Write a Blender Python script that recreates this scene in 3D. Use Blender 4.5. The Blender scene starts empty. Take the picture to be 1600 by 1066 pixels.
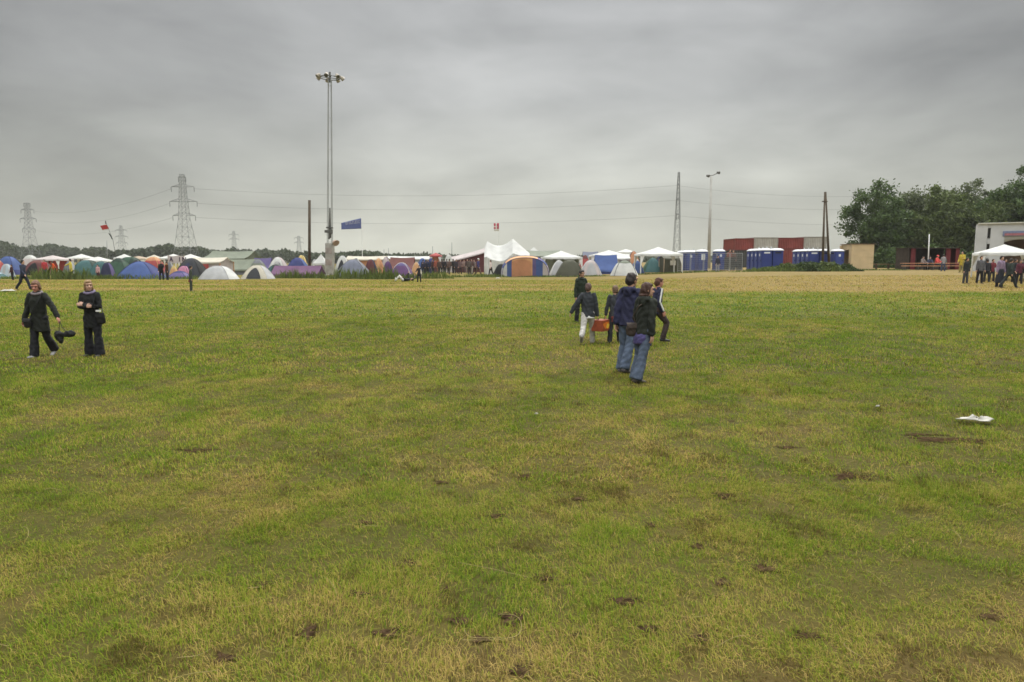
import bpy, bmesh, math, random
import numpy as np
from mathutils import Vector, Matrix, Euler

RND = random.Random(11)
NP = np.random.RandomState(5)
scene = bpy.context.scene
COL = scene.collection
rad = math.radians

# ------------------------------------------------------------------ camera
CAM_Z = 2.0
FPX = 1600 * 24.0 / 36.0
PITCH = math.atan((533 - 408) / FPX)
cam_data = bpy.data.cameras.new("camera")
cam_data.lens = 24.0
cam_data.sensor_width = 36.0
cam_data.clip_start = 0.05
cam_data.clip_end = 6000
cam = bpy.data.objects.new("camera", cam_data)
COL.objects.link(cam)
cam.location = (0, 0, CAM_Z)
cam.rotation_euler = (math.pi / 2 - PITCH, 0, 0)
scene.camera = cam


def sstep(a, b, x):
    t = np.clip((np.asarray(x, float) - a) / (b - a), 0, 1)
    return t * t * (3 - 2 * t)


def tz(x, y):
    """height of the field: level near by, a gentle rise farther off, more so to the east"""
    return 0.45 * sstep(18, 60, y) + 0.55 * sstep(4, 26, x) * sstep(38, 66, y)


def ray(px, py):
    dx = (px - 800) / FPX
    dy = (533 - py) / FPX
    c, s = math.cos(PITCH), math.sin(PITCH)
    return Vector((dx, c + dy * s, -s + dy * c))


def ground_at(px, py):
    d = ray(px, py)
    lo, hi = 0.5, 900.0
    for _ in range(60):
        m = (lo + hi) / 2
        if CAM_Z + d.z * m > float(tz(d.x * m, d.y * m)):
            lo = m
        else:
            hi = m
    return Vector((d.x * lo, d.y * lo, float(tz(d.x * lo, d.y * lo))))


def at_depth(px, py, Y):
    d = ray(px, py)
    k = Y / d.y
    return Vector((d.x * k, Y, CAM_Z + d.z * k))


# ------------------------------------------------------------------ noise
_TAB = NP.rand(256, 256)


def vnoise(x, y, s=0):
    x = np.asarray(x, float) + s * 17.3
    y = np.asarray(y, float) + s * 9.1
    xi = np.floor(x).astype(int)
    yi = np.floor(y).astype(int)
    fx = x - xi
    fy = y - yi
    fx = fx * fx * (3 - 2 * fx)
    fy = fy * fy * (3 - 2 * fy)
    a = _TAB[xi & 255, yi & 255]
    b = _TAB[(xi + 1) & 255, yi & 255]
    c = _TAB[xi & 255, (yi + 1) & 255]
    d = _TAB[(xi + 1) & 255, (yi + 1) & 255]
    return (a * (1 - fx) + b * fx) * (1 - fy) + (c * (1 - fx) + d * fx) * fy


def fbm(x, y, s=0, o=4):
    t = 0
    a = 0.5
    n = 0
    for i in range(o):
        t = t + a * vnoise(x * 2 ** i, y * 2 ** i, s + i)
        n += a
        a *= 0.55
    return t / n


def dryness(x, y):
    """0 lush green grass, 1 dry straw"""
    x = np.asarray(x, float)
    y = np.asarray(y, float)
    p = fbm(x * 0.75, y * 0.6, 3)
    q = fbm(x * 0.13, y * 0.10, 8)
    r = fbm(x * 2.3, y * 2.0, 5, 3)
    d = 0.34 + .48 * (p - 0.5) + .32 * (q - 0.5) + 0.80 * (r - 0.5)
    d = d + 0.10 * np.exp(-((x - 0.5) / 5.0) ** 2) * (1 - sstep(10, 30, y))
    far = sstep(32, 50, y + 13 * (fbm(x * .10, y * .25, 21, 3) - .5))
    streak = fbm(x * 0.06, y * 0.8, 31, 3)
    d = d * (1 - 0.45 * far) + far * (0.27 + 0.10 * sstep(44, 52, y) + 0.55 * (streak - 0.35))
    d = d + 0.32 * sstep(0, 22, x) * far
    tr = y + 1.2 * (vnoise(x * .05, x * 0, 40) - .5) + 0.02 * x
    d = d + 0.55 * np.exp(-((tr - 42.0) / 1.6) ** 2) * (0.5 + 0.9 * vnoise(x * .25, y, 44))
    d = d + 0.35 * np.exp(-((tr - 47.5) / 1.1) ** 2) * (0.3 + 1.0 * vnoise(x * .2, y, 47))
    return np.clip(d, 0, 1)


# ------------------------------------------------------------------ materials
MATS = {}


def nodes_of(m):
    m.use_nodes = True
    nt = m.node_tree
    return nt, nt.nodes, nt.links


def mat(name, c, rough=0.8, var=0.18, scale=6.0, bump=0.15, transl=0.0, metal=0.0, bscale=None, spec=0.3):
    if name in MATS:
        return MATS[name]
    m = bpy.data.materials.new(name)
    nt, N, L = nodes_of(m)
    b = N["Principled BSDF"]
    out = N["Material Output"]
    tc = N.new("ShaderNodeTexCoord")
    no = N.new("ShaderNodeTexNoise")
    no.inputs["Scale"].default_value = scale
    no.inputs["Detail"].default_value = 5
    L.new(tc.outputs["Object"], no.inputs["Vector"])
    mx = N.new("ShaderNodeMix")
    mx.data_type = "RGBA"
    lo = [max(0, v * (1 - var)) for v in c]
    hi = [min(1, v * (1 + var)) for v in c]
    mx.inputs["A"].default_value = (*lo, 1)
    mx.inputs["B"].default_value = (*hi, 1)
    mr = N.new("ShaderNodeMapRange")
    mr.inputs["From Min"].default_value = 0.3
    mr.inputs["From Max"].default_value = 0.7
    L.new(no.outputs["Fac"], mr.inputs["Value"])
    L.new(mr.outputs["Result"], mx.inputs["Factor"])
    L.new(mx.outputs["Result"], b.inputs["Base Color"])
    b.inputs["Roughness"].default_value = rough
    b.inputs["Metallic"].default_value = metal
    b.inputs["Specular IOR Level"].default_value = spec
    if bump:
        n2 = N.new("ShaderNodeTexNoise")
        n2.inputs["Scale"].default_value = bscale or scale * 2.5
        n2.inputs["Detail"].default_value = 6
        n2.inputs["Distortion"].default_value = 0.6
        L.new(tc.outputs["Object"], n2.inputs["Vector"])
        bp = N.new("ShaderNodeBump")
        bp.inputs["Strength"].default_value = bump
        bp.inputs["Distance"].default_value = 0.05
        L.new(n2.outputs["Fac"], bp.inputs["Height"])
        L.new(bp.outputs["Normal"], b.inputs["Normal"])
    if transl:
        t = N.new("ShaderNodeBsdfTranslucent")
        L.new(mx.outputs["Result"], t.inputs["Color"])
        ms = N.new("ShaderNodeMixShader")
        ms.inputs[0].default_value = transl
        L.new(b.outputs[0], ms.inputs[1])
        L.new(t.outputs[0], ms.inputs[2])
        L.new(ms.outputs[0], out.inputs["Surface"])
    MATS[name] = m
    return m


FAB = {  # tent and tarpaulin fabrics, linear base colours
    "white": (.60, .60, .56), "cream": (.56, .50, .37), "blue": (.045, .11, .36), "deepblue": (.035, .05, .22),
    "navy": (.03, .035, .10), "green": (.03, .10, .05), "darkgreen": (.022, .055, .035), "teal": (.03, .14, .14),
    "olive": (.085, .085, .045), "greygreen": (.19, .22, .15), "armygreen": (.17, .20, .125), "grey": (.20, .21, .24),
    "bluegrey": (.17, .19, .27), "palegrey": (.43, .43, .43), "charcoal": (.04, .043, .05), "black": (.015, .015, .015),
    "orange": (.62, .22, .045), "amber": (.72, .33, .06), "yellow": (.75, .50, .06), "red": (.50, .035, .03),
    "brick": (.20, .05, .038), "maroon": (.16, .03, .035), "purple": (.15, .05, .20), "magenta": (.17, .055, .16),
    "violet": (.13, .09, .28), "pink": (.62, .18, .34), "palepink": (.52, .43, .41), "paleblue": (.40, .52, .62),
    "tan": (.46, .33, .20), "mint": (.36, .48, .38),
}
for _k, _c in list(FAB.items()):  # sun faded cloth
    _l = .3 * _c[0] + .6 * _c[1] + .1 * _c[2]
    FAB[_k] = tuple((v * .68 + _l * .32) * .95 for v in _c)


def fab(k):
    return mat("fabric_" + k, FAB[k], rough=.7, var=.14, scale=1.3, bump=.5, transl=.18, bscale=2.2)


# ------------------------------------------------------------------ object helpers
def tag(o, label=None, cat=None, group=None, kind=None):
    if label:
        o["label"] = label
    if cat:
        o["category"] = cat
    if group:
        o["group"] = group
    if kind:
        o["kind"] = kind
    return o


def empty(name, loc, rz=0.0, label=None, cat=None, group=None):
    o = bpy.data.objects.new(name, None)
    COL.objects.link(o)
    o.empty_display_size = .2
    o.location = loc
    o.rotation_euler = (0, 0, rz)
    return tag(o, label, cat, group)


class MB:
    def __init__(s):
        s.v = []
        s.f = []
        s.m = []

    def add(s, verts, faces, mi=0):
        o = len(s.v)
        s.v.extend([tuple(p) for p in verts])
        for f in faces:
            s.f.append(tuple(i + o for i in f))
            s.m.append(mi)
        return s

    def box(s, c, size, mi=0, rz=0.0):
        x, y, z = (v / 2 for v in size)
        M = Matrix.Rotation(rz, 3, 'Z')
        vs = [M @ Vector((a * x, b * y, d * z)) + Vector(c) for a in (-1, 1) for b in (-1, 1) for d in (-1, 1)]
        return s.add(vs, [(0, 1, 3, 2), (4, 6, 7, 5), (0, 4, 5, 1), (2, 3, 7, 6), (0, 2, 6, 4), (1, 5, 7, 3)], mi)

    def tube(s, pts, r, n=8, mi=0, cap=True):
        pts = [Vector(p) for p in pts]
        rs = r if isinstance(r, (list, tuple)) else [r] * len(pts)
        vs = []
        fs = []
        for i, p in enumerate(pts):
            t = (pts[min(i + 1, len(pts) - 1)] - pts[max(i - 1, 0)]).normalized()
            ref = Vector((1, 0, 0)) if abs(t.x) < .9 else Vector((0, 1, 0))
            u = (ref - t * ref.dot(t)).normalized()
            w = t.cross(u)
            for k in range(n):
                a = 2 * math.pi * k / n
                vs.append(p + (u * math.cos(a) + w * math.sin(a)) * rs[i])
        for i in range(len(pts) - 1):
            for k in range(n):
                k2 = (k + 1) % n
                fs.append((i * n + k, i * n + k2, (i + 1) * n + k2, (i + 1) * n + k))
        if cap:
            fs.append(tuple(reversed(range(n))))
            fs.append(tuple((len(pts) - 1) * n + k for k in range(n)))
        return s.add(vs, fs, mi)

    def build(s, name, mats, parent=None, smooth=False, bevel=0.0):
        me = bpy.data.meshes.new(name)
        me.from_pydata(s.v, [], s.f)
        for m in (mats if isinstance(mats, (list, tuple)) else [mats]):
            me.materials.append(m)
        me.polygons.foreach_set("material_index", s.m)
        if smooth:
            me.polygons.foreach_set("use_smooth", [True] * len(me.polygons))
        me.update()
        o = bpy.data.objects.new(name, me)
        COL.objects.link(o)
        if parent:
            o.parent = parent
        if bevel:
            b = o.modifiers.new("bevel", 'BEVEL')
            b.width = bevel
            b.segments = 2
            b.limit_method = 'ANGLE'
        return o


def np_mesh(name, verts, loops, starts, mats, parent=None, attrs=None, smooth=False, mi=None):
    me = bpy.data.meshes.new(name)
    me.vertices.add(len(verts))
    me.vertices.foreach_set("co", np.ascontiguousarray(verts, dtype=np.float32).ravel())
    me.loops.add(len(loops))
    me.loops.foreach_set("vertex_index", np.ascontiguousarray(loops, dtype=np.int32))
    me.polygons.add(len(starts))
    me.polygons.foreach_set("loop_start", np.ascontiguousarray(starts, dtype=np.int32))
    if mi is not None:
        me.polygons.foreach_set("material_index", np.ascontiguousarray(mi, dtype=np.int32))
    for m in (mats if isinstance(mats, (list, tuple)) else [mats]):
        me.materials.append(m)
    me.update(calc_edges=True)
    if smooth:
        me.polygons.foreach_set("use_smooth", [True] * len(me.polygons))
    for k, a in (attrs or {}).items():
        at = me.attributes.new(k, 'FLOAT', 'POINT')
        at.data.foreach_set("value", np.ascontiguousarray(a, dtype=np.float32))
    o = bpy.data.objects.new(name, me)
    COL.objects.link(o)
    if parent:
        o.parent = parent
    return o


def copy_tree(o, parent=None):
    c = o.copy()
    COL.objects.link(c)
    c.parent = parent
    for ch in list(o.children):
        copy_tree(ch, c)
    return c


# ------------------------------------------------------------------ people
def sweep(pts, rx, ry=None, n=14, ref=(1, 0, 0), c0=1.0, c1=1.0):
    """closed tube with rounded ends through pts; rx along ref, ry across"""
    pts = [Vector(p) for p in pts]
    k = len(pts)
    rx = list(rx) if isinstance(rx, (list, tuple)) else [rx] * k
    ry = rx if ry is None else (list(ry) if isinstance(ry, (list, tuple)) else [ry] * k)
    t0 = (pts[1] - pts[0]).normalized()
    t1 = (pts[-1] - pts[-2]).normalized()
    P, X, Yr, T = [], [], [], []
    for a in (80, 50, 25):
        c, s_ = math.cos(rad(a)), math.sin(rad(a))
        e = min(rx[0], ry[0])
        P.append(pts[0] - t0 * e * s_ * c0)
        X.append(rx[0] * c)
        Yr.append(ry[0] * c)
        T.append(t0)
    for i in range(k):
        P.append(pts[i])
        X.append(rx[i])
        Yr.append(ry[i])
        T.append((pts[min(i + 1, k - 1)] - pts[max(i - 1, 0)]).normalized())
    for a in (25, 50, 80):
        c, s_ = math.cos(rad(a)), math.sin(rad(a))
        e = min(rx[-1], ry[-1])
        P.append(pts[-1] + t1 * e * s_ * c1)
        X.append(rx[-1] * c)
        Yr.append(ry[-1] * c)
        T.append(t1)
    vs, fs = [], []
    ref = Vector(ref)
    for p, a, b, t in zip(P, X, Yr, T):
        r_ = ref if abs(t.dot(ref)) < .95 else Vector((0, 1, 0))
        u = (r_ - t * r_.dot(t)).normalized()
        w = t.cross(u)
        for q in range(n):
            g = 2 * math.pi * q / n
            vs.append(p + u * a * math.cos(g) + w * b * math.sin(g))
    for i in range(len(P) - 1):
        for q in range(n):
            q2 = (q + 1) % n
            fs.append((i * n + q, i * n + q2, (i + 1) * n + q2, (i + 1) * n + q))
    fs.append(tuple(reversed(range(n))))
    fs.append(tuple((len(P) - 1) * n + q for q in range(n)))
    return vs, fs


def ball(c, r, M=None, n=14):
    vs, fs = [], []
    c = Vector(c)
    rows = 9
    for i in range(1, rows):
        a = math.pi * i / rows
        for q in range(n):
            g = 2 * math.pi * q / n
            v = Vector((r[0] * math.sin(a) * math.cos(g), r[1] * math.sin(a) * math.sin(g), r[2] * math.cos(a)))
            vs.append(c + (M @ v if M else v))
    for i in range(rows - 2):
        for q in range(n):
            q2 = (q + 1) % n
            fs.append((i * n + q, (i + 1) * n + q, (i + 1) * n + q2, i * n + q2))
    fs.append(tuple(range(n)))
    fs.append(tuple(reversed([(rows - 2) * n + q for q in range(n)])))
    return vs, fs


def union(name, shells, vox, m, parent=None, folds=0.0, smooth=4):
    mb = MB()
    for v, f in shells:
        mb.add(v, f)
    o = mb.build("raw", m)
    r = o.modifiers.new("r", 'REMESH')
    r.mode = 'VOXEL'
    r.voxel_size = vox
    s = o.modifiers.new("s", 'SMOOTH')
    s.iterations = smooth
    s.factor = .5
    dg = bpy.context.evaluated_depsgraph_get()
    me = bpy.data.meshes.new_from_object(o.evaluated_get(dg))
    old = o.data
    bpy.data.objects.remove(o)
    bpy.data.meshes.remove(old)
    me.name = name
    if folds:
        n = len(me.vertices)
        co = np.empty(n * 3, np.float32)
        me.vertices.foreach_get("co", co)
        no = np.empty(n * 3, np.float32)
        me.vertices.foreach_get("normal", no)
        co = co.reshape(-1, 3)
        no = no.reshape(-1, 3)
        ph = RND.random() * 9
        x, y, z = co.T
        a = np.sin(z * 34 + 5 * np.sin(x * 13 + ph) + 4 * np.sin(y * 17)) * .5
        a += np.sin(z * 61 + 7 * np.sin(x * 9 - y * 11 + ph)) * .3 + np.sin(x * 40 + z * 22 + ph) * .3
        co = co + no * (a * folds)[:, None]
        me.vertices.foreach_set("co", co.ravel())
    me.polygons.foreach_set("use_smooth", [True] * len(me.polygons))
    me.materials.clear()
    me.materials.append(m)
    me.update()
    ob = bpy.data.objects.new(name, me)
    COL.objects.link(ob)
    if parent:
        ob.parent = parent
    return ob


SKIN = {"pale": (.50, .30, .22), "ruddy": (.52, .24, .18), "tan": (.42, .24, .16)}
POSES = {
    "stand": dict(legL=(3, 3, 3), legR=(-2, 2, 4), armL=(4, 8, 12, 2), armR=(-3, 8, 14, 2)),
    "walk": dict(legL=(24, 6, 2), legR=(-16, 22, 2), armL=(-18, 8, 14, 2), armR=(20, 8, 22, 4)),
    "stroll": dict(legL=(-13, 14, 2), legR=(15, 4, 2), armL=(14, 9, 18, 4), armR=(-12, 9, 12, 2)),
    "akimbo": dict(legL=(2, 2, 6), legR=(0, 2, 6), armL=(-10, 38, 60, 80), armR=(-10, 38, 60, 80)),
    "chat": dict(legL=(4, 6, 4), legR=(-4, 2, 5), armL=(20, 10, 80, 20), armR=(5, 10, 20, 4)),
    "sit": dict(legL=(82, 84, 6), legR=(80, 82, 8), armL=(38, 10, 40, 12), armR=(34, 12, 46, 12), lean=8),
    "wave": dict(legL=(3, 3, 6), legR=(-3, 3, 6), armL=(150, 20, 20, 0), armR=(20, 25, 50, 10)),
    "knees": dict(legL=(52, 104, 4), legR=(40, 88, 6), armL=(10, 22, 30, 4), armR=(60, 12, 40, 10)),
}


def person(label, loc, H, heading, pose, top, legs, hair, skin="pale", shoe=(.03, .03, .03), detail=False, coat=.46,
           flare=1.0, hairlen=0.0, hood=None, collar=None, turn=0, nod=0, lean=None, hem=None, stripe=None, cap=None,
           group=None, sleeve_hand=True, bulk=1.0, lie=False, skirt=None, sash=None):
    """heading in degrees: 0 faces away from the camera (+Y), 90 faces +X; all proportions in units of the height H"""
    P = dict(POSES[pose]) if isinstance(pose, str) else dict(pose)
    ln = rad(P.get("lean", 3) if lean is None else lean)
    vb = .0075 if detail else .022
    vc = .011 if detail else .024

    def dirv(sw, ab, sg):
        sw, ab = rad(sw), rad(ab)
        return Vector((sg * math.sin(ab), math.sin(sw) * math.cos(ab), -math.cos(sw) * math.cos(ab)))

    J = {}
    for s, sg in (("L", -1), ("R", 1)):
        sw, kn, ab = P["leg" + s]
        hip = Vector((sg * .050, 0, .52))
        knee = hip + dirv(sw, ab, sg) * .245
        ank = knee + dirv(sw - kn, ab * .5, sg) * .235
        J["hip" + s], J["knee" + s], J["ank" + s] = hip, knee, ank
        fp = P.get("foot" + s, -max(0, kn - sw - 6) * .9 if not lie else 0)
        J["toe" + s] = ank + Vector((sg * .012, math.cos(rad(fp)) * .105, math.sin(rad(fp)) * .105 - .022))
        J["heel" + s] = ank + Vector((0, -.025 * math.cos(rad(fp)), -.025 - .025 * math.sin(rad(fp))))
    low = min(min(J["toe" + s].z, J["heel" + s].z) for s in "LR") - .014
    dz = Vector((0, 0, -low)) if not lie else Vector((0, 0, -.52))
    pel = Vector((0, 0, .52)) + dz
    for k in J:
        J[k] = J[k] + dz
    ML = Matrix.Rotation(-ln, 3, 'X')

    def up(x, y, z):  # a point of the upper body, given for an upright figure
        return pel + ML @ Vector((x, y, z - .52))

    for s, sg in (("L", -1), ("R", 1)):
        sh = up(sg * .090, -.004, .81)
        if "arm" + s + "_pts" in P:
            e, w = [up(*q) for q in P["arm" + s + "_pts"]]
        else:
            sw, ab, el, inw = P["arm" + s]
            e = sh + ML @ dirv(sw, ab, sg) * .175
            w = e + ML @ dirv(sw + el, ab - inw, sg) * .145
        J["sh" + s], J["el" + s], J["wr" + s] = sh, e, w
    MH = ML @ Matrix.Rotation(-rad(turn), 3, 'Z') @ Matrix.Rotation(-rad(nod), 3, 'X')
    hc = up(0, .006, .925)

    def hd(x, y, z):
        return hc + MH @ Vector((x, y, z))

    S = lambda q: [[p * H for p in q[0]], q[1]]
    smat = mat("skin_" + skin, SKIN[skin], rough=.55, var=.08, scale=30, bump=.05)
    sh = []
    # head, face, neck
    sh.append(ball(hd(0, -.006, .012), (.044, .055, .060), MH))
    sh.append(ball(hd(0, .016, -.022), (.034, .038, .042), MH))
    if detail:
        sh.append(sweep([hd(0, .050, .010), hd(0, .062, -.012)], [.006, .010], n=8))
        for sg in (-1, 1):
            sh.append(ball(hd(sg * .045, -.006, -.004), (.006, .013, .019), MH, 8))
            sh.append(ball(hd(sg * .020, .036, -.012), (.014, .014, .014), MH, 8))
        sh.append(ball(hd(0, .044, -.050), (.015, .013, .012), MH, 8))
        sh.append(sweep([hd(-.03, .045, .026), hd(.03, .045, .026)], .009, n=8, ref=(0, 0, 1)))
    sh.append(sweep([up(0, -.008, .815), hc + MH @ Vector((0, -.010, -.03))], [.036, .031]))
    # trunk
    sh.append(sweep([up(0, 0, .50), up(0, .002, .60), up(0, .004, .72), up(0, -.004, .80)], [.078, .068, .074, .066], [.052, .048, .050, .038]))
    for s, sg in (("L", -1), ("R", 1)):
        sh.append(sweep([J["sh" + s], J["el" + s], J["wr" + s]], [.027, .023, .016]))
        sh.append(sweep([J["hip" + s], J["knee" + s], J["ank" + s]], [.052, .034, .022]))
        sh.append(sweep([J["heel" + s], J["toe" + s] * .35 + J["heel" + s] * .65, J["toe" + s]], [.016, .019, .014]))
        t = (J["wr" + s] - J["el" + s]).normalized()
        nrm = Vector((-sg, 0, 0))
        nrm = (nrm - t * nrm.dot(t)).normalized()
        sp = t.cross(nrm) * sg
        w = J["wr" + s]
        if detail:
            sh.append(sweep([w, w + t * .022, w + t * .048], [.013, .021, .022], [.010, .010, .009], ref=sp))
            for q, ln_ in ((-1.5, .036), (-.5, .043), (.5, .046), (1.5, .041)):
                b0 = w + t * .048 + sp * q * .0115
                b1 = b0 + t * ln_ * .55 + nrm * .006
                b2 = b1 + t * ln_ * .35 + nrm * .016
                sh.append(sweep([b0, b1, b2], [.0062, .0056, .0048], n=8))
            b0 = w + t * .018 + sp * .018
            b1 = b0 + t * .022 + sp * .016 + nrm * .006
            sh.append(sweep([b0, b1, b1 + t * .020 + nrm * .005], [.0075, .0066, .0055], n=8))
        else:
            sh.append(sweep([w, w + t * .03, w + t * .075], [.015, .022, .014]))
        J["hand" + s] = w + t * .07
    body = union("person", [S(q) for q in sh], vb * H / 1.7, smat, smooth=3 if detail else 2)
    tag(body, label, "person", group)

    tm = mat("cloth_%02x%02x%02x" % tuple(int(v * 255) for v in top), top, rough=.85, var=.22, scale=9, bump=.25, bscale=40)
    lm = mat("cloth_%02x%02x%02x" % tuple(int(v * 255) for v in legs), legs, rough=.85, var=.25, scale=9, bump=.25, bscale=40)
    hm = mat("hair_%02x%02x%02x" % tuple(int(v * 255) for v in hair), hair, rough=.6, var=.35, scale=24, bump=.5, bscale=60)
    fo = .0080 * H / 1.7 if detail else 0
    B = bulk
    # jacket
    sh = []
    ys = lambda z: 0.0
    rows = [(coat, .098 * (1 + (.52 - coat) * .9), .074), (max(.58, coat + .04), .087, .066), (.68, .089, .068), (.76, .092, .066), (.800, .078, .052), (.835, .048, .042)]
    cpts = [up(0, 0, z) for z, _, _ in rows]
    sh.append(sweep(cpts, [a * B for _, a, _ in rows], [b * B for _, _, b in rows], n=20, c0=.12))
    for s in "LR":
        a, e, w = J["sh" + s], J["el" + s], J["wr" + s]
        d = (w - e).normalized()
        sh.append(sweep([a, a * .5 + e * .5, e, e * .5 + w * .5, w - d * .004], [.038 * B, .037 * B, .034 * B, .032 * B, .030 * B]))
    if hood:
        sh.append(sweep([up(-.055, -.045, .835), up(0, -.068, .825), up(.055, -.045, .835)], [.026, .034, .026], ref=(0, 0, 1)))
        sh.append(ball(up(0, -.062, .80), (.050, .030, .045)))
    jk = union("jacket", [S(q) for q in sh], vc * H / 1.7, tm, body, fo)
    if collar:
        cm = mat("collar_%02x%02x%02x" % tuple(int(v * 255) for v in collar), collar, rough=.9, var=.2, scale=14, bump=.4)
        ring = []
        for k in range(13):
            g = 2 * math.pi * k / 12
            ring.append(up(.056 * math.sin(g), .052 * math.cos(g) - .004, .845 - .014 * math.cos(g)))
        union("scarf", [S(sweep(ring, .017, n=10, ref=(0, 0, 1)))], vc * .8 * H / 1.7, cm, body, fo * .6)
    if hem:
        hm2 = mat("hem_%02x%02x%02x" % tuple(int(v * 255) for v in hem), hem, rough=.9, var=.1)
        union("shirt_hem", [S(sweep([up(0, 0, coat - .018), up(0, 0, coat + .02)], [.097 * B, .092 * B], [.074 * B, .070 * B], n=20, c0=.1, c1=.1))], vc * H / 1.7, hm2, body, fo * .5)
    if sash:
        sm2 = mat("sash_%02x%02x%02x" % tuple(int(v * 255) for v in sash), sash, rough=.9, var=.25, scale=12, bump=.4)
        union("tied_sweater", [S(sweep([up(0, -.006, coat - .10), up(0, -.004, coat - .03), up(0, 0, coat + .02)], [.090 * B, .097 * B, .090 * B], [.074 * B, .076 * B, .066 * B], n=20, c0=.12, c1=.1))], vc * H / 1.7, sm2, body, fo)
    if stripe:
        wm = mat("stripe_white", (.72, .72, .70), rough=.8, var=.08)
        for s, sg in (("L", -1), ("R", 1)):
            a, e, w = J["sh" + s], J["el" + s], J["wr" + s]
            off = Vector((sg * .034 * B, 0, .012))
            union("sleeve_stripe", [S(sweep([up(sg * .062, 0, .838), a + off + Vector((0, 0, .018)), e + off * .86, w + off * .7], .0135, n=8))], vc * .7 * H / 1.7, wm, jk)
    # trousers or skirt
    sh = [sweep([pel + Vector((0, 0, .075)), pel + Vector((0, -.002, .03)), pel + Vector((0, -.004, -.02))], [.074, .084, .090], [.050, .060, .066], n=20)]
    for s in "LR":
        h, k, a = J["hip" + s], J["knee" + s], J["ank" + s]
        sh.append(sweep([h, h * .5 + k * .5, k, k * .45 + a * .55, a + (k - a).normalized() * -.008],
                        [.058, .053, .045, .043 * (1 + (flare - 1) * .6), .041 * flare], c1=.2))
    union("trousers", [S(q) for q in sh], vc * H / 1.7, lm, body, fo)
    if skirt:
        sk = mat("skirt_%02x%02x%02x" % tuple(int(v * 255) for v in skirt), skirt, rough=.9, var=.2)
        union("skirt", [S(sweep([pel + Vector((0, 0, .07)), pel, pel + Vector((0, 0, -.18)), pel + Vector((0, 0, -.36))], [.09, .105, .125, .14], [.07, .085, .105, .12], n=20, c1=.1))], vc * H / 1.7, sk, body, fo)
    shm = mat("shoe_%02x%02x%02x" % tuple(int(v * 255) for v in shoe), shoe, rough=.6, var=.2)
    for s in "LR":
        hl, to = J["heel" + s], J["toe" + s]
        union("shoe", [S(sweep([hl, hl * .6 + to * .4, to], [.026, .029, .022], [.022, .022, .016], ref=(1, 0, 0))), S(sweep([hl, J["ank" + s]], [.026, .027]))], vc * .8 * H / 1.7, shm, body)
    # hair
    if hair is not None:
        sh = [ball(hd(0, -.014, .020), (.051, .059, .064), MH), ball(hd(0, -.032, -.002), (.048, .047, .055), MH)]
        if detail:
            sh.append(ball(hd(0, .026, .052), (.034, .022, .020), MH))
        if hairlen:
            sh.append(sweep([hd(0, -.035, .0), hd(0, -.044, -.05), up(0, -.055, .925 - hairlen)], [.050, .050, .036], [.030, .026, .014]))
            for sg in (-1, 1):
                sh.append(sweep([hd(sg * .038, .002, .03), hd(sg * .043, -.002, -.03), hd(sg * .041, -.008, -.03 - hairlen * .5)], [.012, .012, .008], n=8))
        union("hair", [S(q) for q in sh], vb * H / 1.7, hm, body, fo * .8)
    if cap:
        cm = mat("cap_%02x%02x%02x" % tuple(int(v * 255) for v in cap), cap, rough=.8, var=.1)
        union("cap", [S(ball(hd(0, -.008, .036), (.054, .060, .044), MH)), S(sweep([hd(-.03, .055, .030), hd(.03, .055, .030)], [.03, .03], [.008, .008], ref=(0, 1, 0)))], vb * H / 1.7, cm, body)
    if detail:
        em = mat("eye_dark", (.03, .02, .015), rough=.3, var=.05, bump=0)
        for sg in (-1, 1):
            e = MB()
            e.add(*S(ball(hd(sg * .0185, .047, .008), (.0065, .0045, .0045), MH, 8)))
            e.build("eye", em, body, True)
        lipm = mat("lips", (.36, .13, .11), rough=.5, var=.1, bump=0)
        e = MB()
        e.add(*S(ball(hd(0, .0535, -.034), (.014, .005, .0045), MH, 10)))
        e.build("mouth", lipm, body, True)
    body.location = Vector(loc) - Vector((0, 0, .018 if detail else .03))
    if lie:
        hx = rad(heading)
        Mb = Matrix(((0, 0, 1), (1, 0, 0), (0, 1, 0)))
        body.rotation_euler = (Matrix.Rotation(hx, 3, 'Z') @ Mb).to_euler()
        body.location = Vector(loc) + Vector((0, 0, .10 * H))
    else:
        body.rotation_euler = (0, 0, -rad(heading))
    R3 = body.rotation_euler.to_matrix()
    out = {k: body.location + R3 @ (v * H) for k, v in J.items()}
    out["up"] = lambda x, y, z: body.location + R3 @ (up(x, y, z) * H)
    out["obj"] = body
    return out


def place(px, feet, top, depth=None):
    """ground point under the pixel of the feet and the height of the figure that reaches the pixel of its crown"""
    g = ground_at(px, feet)
    d = ray(px, top)
    k = g.y / d.y
    return g, CAM_Z + d.z * k - g.z
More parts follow.
